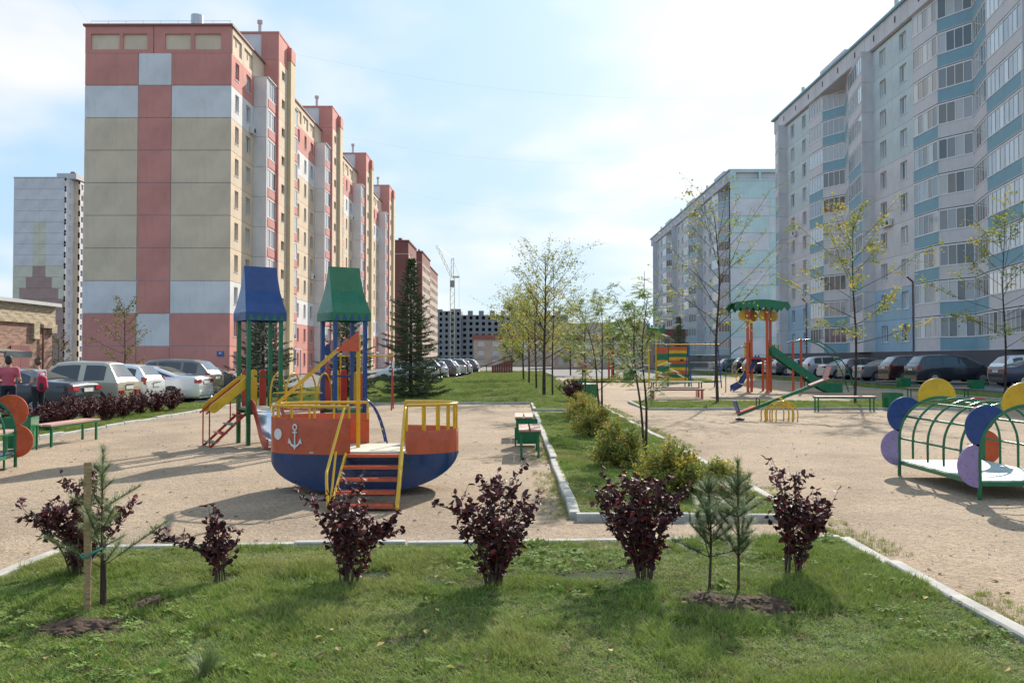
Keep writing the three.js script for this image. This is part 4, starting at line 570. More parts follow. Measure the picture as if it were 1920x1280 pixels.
  mk('hoop_pole', [tube([V(lx(1353), 0, 0.8), V(lx(1356), 1.6, 0.8), V(lx(1378), 2.3, 0.8), V(lx(1398), 2.3, 0.6)], 0.025, 8, 30)], M.green, t);
}
// ---------- climbing wall and far play pieces ----------
{
  const d = 52, s = F / d, t = thing('climbing_wall', 'striped orange, yellow and green climbing wall behind the picnic table', 'climbing frame', gx(1272, d), d), c = [M.yellow, M.green, M.orange, M.yellow, M.green, M.orange, M.yellow, M.green, M.yellow, M.orange];
  for (let i = 0; i < 10; i++) mk('beam', [bx(-0.6, 0.6, 0.35 + i * 0.215, 0.35 + i * 0.215 + 0.2, -0.06, 0.06)], c[i], t); for (const x of [-0.66, 0.66]) mk('post', [rod(V(x, 0, 0), V(x, 2.6, 0), 0.06)], M.green, t);
  mk('hand_hold', [bx(-0.3, -0.1, 0.9, 1.0, 0.06, 0.12)], M.dark, t); mk('hand_hold', [bx(0.1, 0.3, 1.6, 1.7, 0.06, 0.12)], M.dark, t);
  const k = thing('castle_post', 'small green battlement on posts left of the striped climbing wall', 'play tower', gx(1230, d), d), bt = []; const pts = [[-0.58, 3.4]]; for (let i = 0; i < 5; i++) { const x = -0.58 + i * 0.25; pts.push([x, 3.85], [x + 0.13, 3.85]); if (i < 4) pts.push([x + 0.13, 3.68], [x + 0.25, 3.68]); } pts.push([0.55, 3.4]);
  mk('battlement', [ext(pts, 0.1)], M.green, k); for (const x of [-0.45, 0.0]) mk('post', [rod(V(x, 0, 0.05), V(x, 3.4, 0.05), 0.05)], M.yellow, k); for (let i = 0; i < 5; i++) mk('board_panel', [bx(0.05, 0.75, 0.5 + i * 0.4, 0.85 + i * 0.4, 0.0, 0.06)], [M.orange, M.green, M.yellow, M.green, M.orange][i], k);
  const e = thing('slide', 'small green slide with pale edges far off on the sand', 'slide', gx(1150, 66), 66); mk('chute', [beam(V(0, 1.7, 0), V(1.4, 0.3, 0), 0.5, 0.05)], M.green, e); for (const z of [-0.27, 0.27]) mk('side_wall', [beam(V(0, 1.85, z), V(1.5, 0.4, z), 0.05, 0.2)], M.white, e); for (const x of [-0.35, -0.1]) mk('post', [rod(V(x, 0, 0), V(x, 2.4, 0), 0.08)], M.orange, e); mk('crossbar', [rod(V(-0.7, 2.3, 0), V(0.2, 2.3, 0), 0.04)], M.orange, e);
  const w = thing('swing', 'yellow beamed swing with red legs behind the green hooded tower', 'swing', gx(737, 28.3), 28.3);
  mk('beam', [rod(V(-2.3, 1.84, 0), V(0.02, 1.84, 0), 0.03)], M.yellow, w); for (const x of [-2.25, -0.02]) for (const z of [-0.5, 0.45]) { mk('leg', [rod(V(x + (z > 0 ? 0.03 : -0.05), 0, z), V(x, 1.84, 0), 0.025)], M.red, w); } mk('end_plate', [ext([[-0.03, 1.15], [0.02, 1.15], [0.06, 1.5], [0.02, 1.84], [-0.03, 1.5]], 0.02).translate(0, 0, 0.1)], M.white, w); for (const z of [-0.3, 0.3]) mk('hanger', [rod(V(-1.1, 0.45, z * 0.6), V(-1.1, 1.84, z * 0.6), 0.012)], M.steel, w); mk('seat', [bx(-1.2, -1.0, 0.42, 0.45, -0.25, 0.25)], M.green, w);
  const gy = thing('gymnastic_rings', 'blue metal climbing bars right of the striped wall', 'climbing frame', gx(1318, 50), 50); for (const x of [-0.9, 0.9]) for (const z of [-0.4, 0.4]) mk('post', [rod(V(x + z * 0.3, 0, z), V(x, 2.6, 0), 0.035)], M.blue, gy); mk('crossbar', [rod(V(-2.3, 2.6, 0), V(1.0, 2.6, 0), 0.035)], M.yellow, gy);
  for (let i = 0; i < 4; i++) mk('rail', [rod(V(-0.85, 0.6 + i * 0.45, 0), V(0.85, 0.6 + i * 0.45, 0), 0.022)], M.green, gy);
}
// ---------- cars ----------
const carPaint = (c, met = 0.3) => new THREE.MeshPhysicalMaterial({ color: col(...c), roughness: 0.35, metalness: met, clearcoat: 1, clearcoatRoughness: 0.06, side: THREE.DoubleSide });
M.carglass = glassy([0.018, 0.022, 0.025]); M.tail = new THREE.MeshPhysicalMaterial({ color: col(0.35, 0.012, 0.012), roughness: 0.15, clearcoat: 1 }); M.lamp = MS([0.6, 0.6, 0.6], { roughness: 0.15, metalness: 0.3 }); M.rubber = MS([0.02, 0.02, 0.02], { roughness: 0.9 }); M.trim = MS([0.03, 0.03, 0.032], { roughness: 0.6 }); M.chrome = MS([0.7, 0.7, 0.7], { roughness: 0.15, metalness: 1 });
// station: x, top, belt, half width; the car's front is +x
const CARS = {
  sedan: { st: [[-2.36, 0.50, 0.46, 0.62], [-2.38, 0.72, 0.66, 0.72], [-2.33, 0.97, 0.90, 0.78], [-2.2, 1.06, 0.98, 0.81], [-1.75, 1.09, 0.99, 0.86], [-1.55, 1.12, 0.99, 0.87], [-0.75, 1.40, 0.98, 0.885], [-0.15, 1.46, 0.96, 0.89], [0.4, 1.41, 0.95, 0.89], [1.15, 1.02, 0.94, 0.885], [1.35, 0.97, 0.89, 0.875], [2.0, 0.84, 0.76, 0.82], [2.25, 0.70, 0.62, 0.74], [2.36, 0.46, 0.42, 0.58]], side: [[5.05, 6.55], [6.65, 7.6], [7.7, 8.7]], rear: [5.1, 6.05], front: [8.1, 8.95], wh: [-1.35, 1.42, 0.32], lampY: 0.86, plateY: 0.82 },
  hatch: { st: [[-1.98, 0.45, 0.42, 0.66], [-2.0, 0.75, 0.68, 0.74], [-1.97, 0.98, 0.90, 0.78], [-1.90, 1.10, 0.95, 0.80], [-1.62, 1.46, 0.96, 0.83], [-1.35, 1.52, 0.96, 0.84], [-0.3, 1.56, 0.95, 0.85], [0.35, 1.50, 0.94, 0.85], [1.1, 1.04, 0.93, 0.84], [1.25, 0.98, 0.88, 0.83], [1.75, 0.86, 0.76, 0.78], [1.95, 0.70, 0.62, 0.7], [2.0, 0.45, 0.42, 0.56]], side: [[4.2, 5.4], [5.5, 6.4], [6.5, 7.7]], rear: [3.1, 4.0], front: [7.1, 7.95], wh: [-1.25, 1.25, 0.3], lampY: 0.95, plateY: 0.8 },
  suv: { st: [[-2.2, 0.55, 0.5, 0.7], [-2.23, 0.85, 0.78, 0.80], [-2.2, 1.06, 0.98, 0.84], [-2.08, 1.22, 1.06, 0.86], [-1.7, 1.60, 1.07, 0.89], [-1.4, 1.68, 1.07, 0.90], [-0.3, 1.72, 1.05, 0.91], [0.4, 1.66, 1.03, 0.91], [1.15, 1.18, 1.03, 0.90], [1.3, 1.12, 1.0, 0.89], [1.95, 1.0, 0.9, 0.84], [2.2, 0.82, 0.74, 0.76], [2.25, 0.52, 0.48, 0.62]], side: [[4.2, 5.3], [5.4, 6.4], [6.5, 7.7]], rear: [3.1, 4.0], front: [7.1, 7.95], wh: [-1.35, 1.36, 0.36], lampY: 1.0, plateY: 0.92 },
  van: { st: [[-2.38, 0.5, 0.46, 0.7], [-2.42, 0.85, 0.78, 0.80], [-2.38, 1.04, 0.97, 0.85], [-2.25, 1.20, 1.05, 0.87], [-1.95, 1.62, 1.06, 0.89], [-1.6, 1.70, 1.06, 0.90], [-0.3, 1.74, 1.04, 0.91], [0.6, 1.66, 1.02, 0.91], [1.6, 1.12, 1.0, 0.90], [1.75, 1.05, 0.95, 0.88], [2.15, 0.94, 0.84, 0.84], [2.38, 0.78, 0.7, 0.74], [2.42, 0.48, 0.44, 0.6]], side: [[4.2, 5.5], [5.6, 6.4], [6.5, 7.7]], rear: [3.1, 4.0], front: [7.15, 7.95], wh: [-1.4, 1.45, 0.33], lampY: 0.98, plateY: 0.85 },
  boxy: { st: [[-1.83, 0.55, 0.5, 0.7], [-1.85, 0.80, 0.74, 0.76], [-1.82, 0.98, 0.93, 0.77], [-1.78, 1.04, 0.98, 0.775], [-1.42, 1.57, 0.99, 0.775], [-1.25, 1.63, 0.99, 0.78], [-0.3, 1.65, 0.99, 0.785], [0.25, 1.61, 0.99, 0.785], [0.72, 1.06, 0.98, 0.78], [0.85, 1.02, 0.96, 0.78], [1.7, 0.96, 0.9, 0.76], [1.83, 0.88, 0.82, 0.74], [1.85, 0.55, 0.5, 0.68]], side: [[4.3, 5.55], [5.75, 7.6]], rear: [3.15, 3.95], front: [7.1, 7.95], wh: [-1.1, 1.12, 0.35], lampY: 0.78, plateY: 0.8 },
};
function stAt(st, s) { const i = clamp(Math.floor(s), 0, st.length - 2), f = s - i; return st[i].map((v, k) => lerp(v, st[i + 1][k], f)); }
function section(q) { const [x, top, belt, w] = q, h = top - belt, wr = w - clamp(h * 0.42, 0.03, 0.26); const y0 = Math.min(0.22, top - 0.2); return [[x, y0, 0], [x, y0, w * 0.86], [x, y0 + 0.1, w * 0.97], [x, lerp(y0, belt, 0.5), w], [x, belt - 0.03, w * 0.99], [x, belt, w * 0.972], [x, top - Math.min(0.07, h * 0.4), wr], [x, top - 0.012, wr * 0.86], [x, top + 0.012, 0]]; }
function gridGeo(rows) { const pos = [], idx = [], n = rows[0].length; rows.flat().forEach(p => pos.push(...p)); for (let i = 0; i < rows.length - 1; i++) for (let k = 0; k < n - 1; k++) { const a = i * n + k; idx.push(a, a + n, a + 1, a + 1, a + n, a + n + 1); } const g = new THREE.BufferGeometry(); g.setAttribute('position', new THREE.Float32BufferAttribute(pos, 3)); g.setIndex(idx); g.computeVertexNormals(); return g; }
const carGeo = {};
function carParts(type) {
  if (carGeo[type]) return carGeo[type]; const D = CARS[type], st = D.st, N = st.length - 1, o = { win: [], wheelAt: [] };
  const rows = []; for (let i = 0; i <= N * 4; i++) { const c = section(stAt(smoothSt(st), i / 4)); rows.push([...c, ...c.slice(0, -1).reverse().map(p => [p[0], p[1], -p[2]])]); }
  const cap = r => { const c = [r[0][0], (r[0][1] + r[8][1]) / 2, 0]; const pos = []; for (let k = 0; k < r.length - 1; k++) pos.push(...c, ...r[k], ...r[k + 1]); const g = new THREE.BufferGeometry(); g.setAttribute('position', new THREE.Float32BufferAttribute(pos, 3)); g.computeVertexNormals(); return g; };
  o.body = ready([gridGeo(rows), cap(rows[0]), cap(rows[rows.length - 1])]);
  const ss = smoothSt(st);
  for (const [a, b] of D.side) { for (const z of [1, -1]) { const r = []; for (let i = 0; i <= 8; i++) { const c = section(stAt(ss, lerp(a, b, i / 8))), A = c[5], B = c[6]; const hgt = B[1] - A[1]; const f0 = 0.05 / Math.max(0.06, hgt), f1 = 1 - 0.05 / Math.max(0.06, hgt); r.push([0, 0.5, 1].map(t => { const f = f1 > f0 ? lerp(f0, f1, t) : 0.5; return [A[0], lerp(A[1], B[1], f), z * (lerp(A[2], B[2], f) + 0.006)]; })); } o.win.push(ready([gridGeo(r)])); } }
  const cross = (a, b) => { const r = []; for (let i = 0; i <= 8; i++) { const c = section(stAt(ss, lerp(a, b, i / 8))); const w = c[7][2], sgn = a < N / 2 ? -1 : 1; r.push([-1, -0.5, 0, 0.5, 1].map(u => [c[8][0] + sgn * 0.006, lerp(c[8][1], c[7][1], u * u) + 0.006, u * w * 0.97])); } return ready([gridGeo(r)]); };
  o.rear = cross(...D.rear); o.front = cross(...D.front);
  const [xr, xf, R] = D.wh, w = 0.99 * st[6][3]; o.R = R;
  o.tyre = ready([new THREE.TorusGeometry(R - 0.085, 0.085, 10, 26), new THREE.CylinderGeometry(R - 0.03, R - 0.03, 0.15, 26).rotateX(HP)]); const sp = [new THREE.CylinderGeometry(R * 0.66, R * 0.66, 0.02, 22).rotateX(HP).translate(0, 0, 0.082)]; for (let i = 0; i < 5; i++) sp.push(box(R * 1.24, 0.05, 0.02, 0, 0, 0.094, 0, i * Math.PI / 5)); o.rim = ready(sp);
  o.arch = [xr, xf].map(x => ready([-1, 1].map(z => tf(new THREE.CylinderGeometry(R + 0.055, R + 0.055, 0.1, 26), x, R + 0.01, z * (w - 0.042), 0, HP))));
  o.wheels = []; for (const x of [xr, xf]) for (const z of [-1, 1]) o.wheels.push([x, R, z * (w - 0.055), z < 0 ? Math.PI : 0]);
  const rx = Math.min(...st.map(s => s[0])); const tall = type === 'suv' || type === 'van' || type === 'hatch';
  const lw = stAt(ss, 2)[3];
  o.tails = [-1, 1].map(z => ready([tall ? box(0.16, 0.26, 0.15, rx + 0.12, D.lampY, z * (lw - 0.06)) : type === 'boxy' ? box(0.06, 0.11, 0.3, rx + 0.0, 0.66, z * (lw - 0.2)) : box(0.30, 0.13, 0.34, rx + 0.155, D.lampY, z * (lw - 0.15), 0, -0.1)]));
  o.heads = [-1, 1].map(z => ready([box(0.16, 0.13, 0.3, -rx - 0.14, 0.68, z * (lw - 0.2))]));
  o.plate = ready([box(0.015, 0.11, 0.5, rx - 0.012, D.plateY, 0)]); o.bumper = ready([box(0.10, 0.16, lw * 1.85, rx + 0.03, 0.42, 0), box(0.08, 0.14, lw * 1.8, -rx - 0.03, 0.4, 0)]); o.strip = ready([box(0.014, 0.03, 0.6, rx - 0.01, D.plateY + 0.09, 0)]);
  o.mirror = [-1, 1].map(z => ready([box(0.1, 0.12, 0.18, st[8][0] - 0.15, st[8][2] + 0.06, z * (st[8][3] + 0.06))]));
  o.seam = ready([-1, 1].flatMap(z => D.side.slice(0, 2).map(([a, b]) => { const q = stAt(ss, b + 0.05); return box(0.012, q[2] - 0.34, 0.01, q[0], (q[2] + 0.3) / 2, z * (q[3] * 0.997)); })));
  return carGeo[type] = o;
}
function smoothSt(st) { return st; }
function car(type, c, label, x, d, turn, y = 0.02, small = false, group) {
  const o = carParts(type), t = thing('parked_car', label, 'car', x, d, turn, y, group), m = c.isMaterial ? c : carPaint(c);
  mk('body', o.body, m, t); for (const w of o.win) mk('window', w, M.carglass, t); mk('rear_window', o.rear, M.carglass, t); mk('windscreen', o.front, M.carglass, t);
  for (const [wx, wy, wz, ry] of o.wheels) { const w = sub('wheel', t, wx, wy, wz, ry); mk('tyre', o.tyre, M.rubber, w); if (!small) mk('rim', o.rim, M.steel, w); }
  for (const g of o.tails) mk('tail_light', g, M.tail, t); for (const g of o.heads) mk('headlight', g, M.lamp, t); mk('number_plate', o.plate, M.white, t);
  if (!small) { for (const a of o.arch) mk('wheel_arch', a, M.trim, t); mk('bumper', o.bumper, type === 'boxy' ? M.trim : m, t); mk('trim_strip', o.strip, M.chrome, t); for (const g of o.mirror) mk('mirror', g, m, t); mk('door_seam', o.seam, M.trim, t); }
  return t;
}
const L = t => CARS[t].st[1][0];
function parkL(type, c, label, rearX, d, y) { return car(type, c, label, rearX + L(type), d, Math.PI, y, false, 'cars parked along the left lot'); }
function parkR(type, c, label, rearX, d, small) { return car(type, c, label, rearX - L(type), d, 0, 0.24, small, 'cars parked before the right block'); }
parkL('sedan', [0.035, 0.045, 0.055], 'dark grey sedan nearest on the left, behind the two people', -12.5, 24.2);
parkL('boxy', [0.46, 0.41, 0.31], 'old boxy beige hatchback behind the dark grey sedan', -12.55, 26.9);
parkL('hatch', [0.70, 0.70, 0.70], 'white hatchback between the beige car and white sedan', -12.75, 29.4);
parkL('sedan', [0.72, 0.72, 0.73], 'white sedan right of the purple hedge end', -11.95, 32.0);
parkL('suv', [0.16, 0.145, 0.135], 'dark bronze crossover behind the white sedan', -12.6, 35.0);
parkL('sedan', [0.07, 0.085, 0.11], 'blue grey sedan farthest along the left row', -12.5, 37.9);
{ const t = parkL('suv', [0.06, 0.07, 0.08], 'car with its tailgate raised at the left edge', -15.2, 26.0); mk('tailgate', [box(1.0, 0.05, 1.5, -2.62, 1.98, 0, 0, 0.12), box(0.06, 0.2, 1.4, -3.1, 1.86, 0)], carPaint([0.06, 0.07, 0.08]), t); mk('strut', [rod(V(-2.0, 1.2, 0.6), V(-2.6, 1.95, 0.6), 0.015)], M.steel, t); t.position.x = -18.75 ; }
parkR('van', [0.018, 0.020, 0.032], 'long dark blue minivan on the right lot', 23.9, 50.0);
parkR('suv', [0.05, 0.018, 0.02], 'dark red brown off-roader left of the minivan', 23.7, 53.2);
parkR('sedan', [0.20, 0.20, 0.21], 'mid grey sedan left of the dark off-roader', 23.4, 56.6);
parkR('hatch', [0.06, 0.06, 0.07], 'black hatchback between the silver and grey sedans', 23.6, 59.8);
parkR('sedan', [0.42, 0.41, 0.39], 'silver sedan right of the slide climber', 23.4, 63.4);
parkR('suv', [0.35, 0.36, 0.38], 'silver crossover behind the climber arch', 23.6, 67.5);
parkR('hatch', [0.30, 0.32, 0.34], 'grey hatchback left of the silver crossover', 23.8, 71.5);
parkR('sedan', [0.03, 0.035, 0.07], 'dark blue sedan cut by the right edge', 25.9, 44.6);
parkR('suv', [0.66, 0.67, 0.68], 'white crossover behind the dark blue sedan at right edge', 27.4, 47.2);
parkR('suv', [0.10, 0.11, 0.13], 'grey crossover behind the slide climber, left of the grey hatchback', 23.5, 75.2); parkR('sedan', [0.36, 0.36, 0.36], 'silver sedan far along the right lot behind the slide', 23.7, 78.6); parkR('hatch', [0.28, 0.05, 0.05], 'dark red hatchback far along the right lot', 23.5, 85); parkR('sedan', [0.025, 0.028, 0.04], 'black sedan seen between the slide posts', 23.6, 82); parkR('suv', [0.03, 0.035, 0.05], 'black crossover left of the slide tower', 23.4, 88); parkR('hatch', [0.10, 0.13, 0.2], 'blue hatchback far along the right lot', 23.4, 94); parkR('sedan', [0.5, 0.5, 0.5], 'pale sedan farthest along the right lot', 23.6, 100);
{ const kinds = ['hatch', 'sedan', 'suv', 'sedan', 'hatch', 'van'], cc = [[0.64, 0.64, 0.64], [0.4, 0.41, 0.42], [0.05, 0.05, 0.06], [0.66, 0.66, 0.66], [0.3, 0.32, 0.35], [0.08, 0.09, 0.11], [0.5, 0.51, 0.52]].map(c => carPaint(c)); for (let i = 0; i < 15; i++) { const d = 63 + i * 2.75; car(['hatch', 'sedan', 'suv', 'sedan', 'hatch', 'van', 'hatch'][i % 7], cc[i % 7], `${['white hatchback', 'grey sedan', 'dark crossover', 'white sedan', 'grey hatchback', 'dark van', 'pale hatchback'][i % 7]} in the far row beyond the lawn, ${['nearest', 'second', 'third', 'fourth', 'fifth', 'sixth', 'seventh', 'eighth', 'ninth', 'tenth', 'eleventh', 'twelfth', 'thirteenth', 'fourteenth', 'farthest'][i]} along it`, -8.6 + i * 0.16, d, Math.PI + rr(-0.05, 0.05), 0.0, true, 'far row of parked cars beyond the lawn'); } }

// ---------- people ----------
function sdfGeo(bones, c, half, R, k = 0.03) {   // smooth union of tapered capsules, meshed
  const mc = new MarchingCubes(R, new THREE.MeshBasicMaterial(), false, false, 120000); mc.isolation = 0; const f = mc.field;
  for (let z = 0; z < R; z++) for (let y = 0; y < R; y++) for (let x = 0; x < R; x++) {
    const px = c[0] + (x - R / 2) / (R / 2) * half, py = c[1] + (y - R / 2) / (R / 2) * half, pz = c[2] + (z - R / 2) / (R / 2) * half; let s = 0, mn = 1e9;
    for (const b of bones) { const [ax, ay, az, ar, bx_, by, bz, br] = b, dx = bx_ - ax, dy = by - ay, dz = bz - az, l = dx * dx + dy * dy + dz * dz || 1e-9; const t = clamp(((px - ax) * dx + (py - ay) * dy + (pz - az) * dz) / l); const e = Math.hypot(px - ax - dx * t, py - ay - dy * t, pz - az - dz * t) - lerp(ar, br, t); if (mn > 1e8) mn = e; else { const h = clamp(0.5 + 0.5 * (mn - e) / k); mn = lerp(mn, e, h) - k * h * (1 - h); } }
    f[x + y * R + z * R * R] = -mn;
  }
  mc.update(); const n = mc.count, g = new THREE.BufferGeometry(), p = new Float32Array(mc.positionArray.slice(0, n * 3)); for (let i = 0; i < n; i++) { p[3 * i] = c[0] + p[3 * i] * half; p[3 * i + 1] = c[1] + p[3 * i + 1] * half; p[3 * i + 2] = c[2] + p[3 * i + 2] * half; }
  g.setAttribute('position', new THREE.BufferAttribute(p, 3)); g.setAttribute('normal', new THREE.BufferAttribute(new Float32Array(mc.normalArray.slice(0, n * 3)), 3)); return g;
}
function hand(w, dir, side) {   // wrist point, pointing direction (down), thumb side
  const [x, y, z] = w, b = [[x, y, z, 0.03, x + dir[0] * 0.08, y + dir[1] * 0.08, z + dir[2] * 0.08, 0.036]]; for (let i = 0; i < 4; i++) { const o = (i - 1.5) * 0.019, L1 = [0.04, 0.046, 0.043, 0.034][i], ox = x + dir[0] * 0.085 + o * side[0], oy = y + dir[1] * 0.085 + o * side[1], oz = z + dir[2] * 0.085 + o * side[2], mx = ox + dir[0] * L1, my = oy + dir[1] * L1, mz = oz + dir[2] * L1; b.push([ox, oy, oz, 0.010, mx, my, mz, 0.009], [mx, my, mz, 0.009, mx + dir[0] * L1 * 0.8 + 0.012, my + dir[1] * L1 * 0.8, mz + dir[2] * L1 * 0.8, 0.008]); }
  b.push([x + side[0] * 0.025, y + dir[1] * 0.03, z + side[2] * 0.025, 0.012, x + side[0] * 0.055 + dir[0] * 0.07, y + dir[1] * 0.075, z + side[2] * 0.055 + dir[2] * 0.07, 0.009]); return b;
}
function person(label, x, d, turn, J, paintFn, hairBones, hairC, R = 104) {
  const t = thing('person', label, 'person', x, d, turn, 0.05), parts = [sdfGeo(J.body, [0, 0.9, 0], 1.0, R)];
  for (const h of J.hands) parts.push(sdfGeo(hand(...h), [h[0][0] + h[1][0] * 0.09, h[0][1] + h[1][1] * 0.09, h[0][2] + h[1][2] * 0.09], 0.15, 44, 0.006));
  const g = mergeGeometries(parts.map(q => { q.deleteAttribute('uv'); return q; })), p = g.attributes.position, c = new Float32Array(p.count * 3); for (let i = 0; i < p.count; i++) { const k = paintFn(p.getX(i), p.getY(i), p.getZ(i)); c.set(k, 3 * i); } g.setAttribute('color', new THREE.BufferAttribute(c, 3)); g.setAttribute('uv', new THREE.BufferAttribute(new Float32Array(p.count * 2), 2)); g.userData.ready = true;
  mk('body', g, new THREE.MeshStandardMaterial({ vertexColors: true, roughness: 0.85 }), t); mk('hair', [sdfGeo(hairBones, [hairBones[0][0], hairBones[0][1], hairBones[0][2]], 0.3, 48, 0.02)], MS(hairC, { roughness: 0.7 }), t); return t;
}
const SK = [0.50, 0.28, 0.20];
{ // man seen from behind, arms forward; local +z is his front
  const J = { body: [[0, 1.62, 0.03, 0.085, 0, 1.68, 0.03, 0.085], [0, 1.57, 0.09, 0.05, 0, 1.56, 0.10, 0.045], [0, 1.62, 0.12, 0.016, 0, 1.60, 0.125, 0.018], [-0.09, 1.63, 0.02, 0.02, -0.09, 1.60, 0.02, 0.016], [0.09, 1.63, 0.02, 0.02, 0.09, 1.60, 0.02, 0.016], [0, 1.45, 0, 0.06, 0, 1.58, 0.02, 0.056], [-0.17, 1.40, 0, 0.075, 0.17, 1.40, 0, 0.075], [-0.09, 1.30, 0, 0.125, 0.09, 1.30, 0, 0.125], [0, 1.3, 0.0, 0.16, 0, 0.98, 0.02, 0.155], [-0.07, 0.93, 0, 0.12, 0.07, 0.93, 0, 0.12], [-0.2, 1.40, 0, 0.062, -0.26, 1.12, 0.0, 0.048], [-0.26, 1.12, 0, 0.046, -0.2, 1.05, 0.24, 0.03], [0.2, 1.40, 0, 0.062, 0.26, 1.12, 0, 0.048], [0.26, 1.12, 0, 0.046, 0.2, 1.05, 0.24, 0.03], [-0.1, 0.9, 0, 0.098, -0.12, 0.48, 0.02, 0.066], [-0.12, 0.48, 0.02, 0.066, -0.13, 0.08, 0, 0.045], [0.1, 0.9, 0, 0.098, 0.12, 0.48, 0.02, 0.066], [0.12, 0.48, 0.02, 0.066, 0.13, 0.08, 0, 0.045], [-0.13, 0.045, -0.03, 0.042, -0.14, 0.035, 0.14, 0.034], [0.13, 0.045, -0.03, 0.042, 0.14, 0.035, 0.14, 0.034]], hands: [[[-0.2, 1.05, 0.25], [0, 0, 1], [1, 0, 0]], [[0.2, 1.05, 0.25], [0, 0, 1], [-1, 0, 0]]] };
  person('person in a pink red t-shirt and dark trousers seen from behind at the left edge', gx(14, 22.6), 22.6, Math.PI + 0.3, J, (x, y, z) => y < 0.09 ? [0.02, 0.02, 0.02] : y < 0.97 ? [0.015, 0.018, 0.03] : y < 1.47 && !(Math.hypot(x, 0) > 0.2 && y < 1.2) ? [0.52, 0.10, 0.13] : SK, [[0, 1.66, 0.0, 0.093, 0, 1.70, 0.01, 0.09], [0, 1.6, -0.03, 0.07, 0, 1.62, -0.02, 0.08]], [0.03, 0.018, 0.012]);
  const W = { body: [[0, 1.55, 0.10, 0.08, 0, 1.61, 0.07, 0.082], [0, 1.50, 0.17, 0.042, 0, 1.49, 0.175, 0.04], [0, 1.55, 0.19, 0.014, 0, 1.53, 0.195, 0.016], [-0.085, 1.56, 0.09, 0.018, -0.085, 1.53, 0.09, 0.015], [0.085, 1.56, 0.09, 0.018, 0.085, 1.53, 0.09, 0.015], [0, 1.38, 0.02, 0.048, 0, 1.5, 0.07, 0.046], [-0.14, 1.34, 0, 0.06, 0.14, 1.34, 0, 0.06], [-0.06, 1.22, 0, 0.11, 0.06, 1.22, 0, 0.11], [0, 1.2, 0.0, 0.13, 0, 0.98, 0.0, 0.115], [-0.07, 0.88, 0, 0.12, 0.07, 0.88, 0, 0.12], [-0.17, 1.34, 0, 0.05, -0.22, 1.06, 0.0, 0.038], [-0.22, 1.06, 0, 0.038, -0.13, 0.98, 0.2, 0.025], [0.17, 1.34, 0, 0.05, 0.22, 1.06, 0, 0.038], [0.22, 1.06, 0, 0.038, 0.13, 0.98, 0.2, 0.025], [-0.09, 0.86, 0, 0.092, -0.1, 0.46, 0.02, 0.058], [-0.1, 0.46, 0.02, 0.058, -0.1, 0.08, 0, 0.04], [0.09, 0.86, 0, 0.092, 0.1, 0.46, 0.02, 0.058], [0.1, 0.46, 0.02, 0.058, 0.1, 0.08, 0, 0.04], [-0.1, 0.04, -0.02, 0.036, -0.11, 0.03, 0.13, 0.028], [0.1, 0.04, -0.02, 0.036, 0.11, 0.03, 0.13, 0.028]], hands: [[[-0.13, 0.98, 0.21], [0, 0, 1], [1, 0, 0]], [[0.13, 0.98, 0.21], [0, 0, 1], [-1, 0, 0]]] };
  person('person in a grey t-shirt looking down, hair in a bun, beside the dark sedan', gx(71, 22.4), 22.4, -1.9, W, (x, y, z) => y < 0.08 ? [0.5, 0.5, 0.5] : y < 0.95 ? [0.015, 0.017, 0.025] : y < 1.4 && !(Math.abs(x) > 0.17 && y < 1.16) ? [0.30, 0.31, 0.34] : SK, [[0, 1.60, 0.04, 0.088, 0, 1.645, 0.06, 0.08], [0, 1.70, 0.0, 0.045, 0, 1.73, -0.01, 0.035]], [0.10, 0.06, 0.035]);
  const bag = thing('backpack', 'red and black backpack hanging beside the person with the bun', 'bag', gx(74, 21.9), 21.95, 0.3, 0); mk('bag_body', [sdfGeo([[0, 0.98, 0, 0.11, 0, 1.22, 0, 0.09], [0.06, 1.0, 0, 0.10, 0.05, 1.2, 0, 0.08]], [0, 1.1, 0], 0.32, 40, 0.03)], MS([0.42, 0.02, 0.05], { roughness: 0.8 }), bag); mk('pocket', [sdfGeo([[0.02, 0.98, 0.09, 0.06, 0.02, 1.06, 0.09, 0.05]], [0, 1.02, 0.08], 0.2, 30, 0.02)], MS([0.03, 0.02, 0.025]), bag); mk('strap', [tube([V(-0.04, 1.26, 0), V(-0.06, 1.36, -0.12), V(-0.04, 1.37, -0.28)], 0.018, 6, 16)], MS([0.42, 0.02, 0.05]), bag); mk('strap', [tube([V(0.08, 1.24, 0), V(0.07, 1.34, -0.12), V(0.05, 1.36, -0.26)], 0.018, 6, 16)], MS([0.42, 0.02, 0.05]), bag);
  person('small distant person in a pink top walking on the path', gx(1095, 62), 62, 0.6, J, (x, y, z) => y < 0.09 ? [0.02, 0.02, 0.02] : y < 0.9 ? [0.04, 0.03, 0.04] : y < 1.47 ? [0.55, 0.16, 0.22] : SK, [[0, 1.66, 0.0, 0.095, 0, 1.70, 0.01, 0.09]], [0.3, 0.22, 0.15], 64);
}
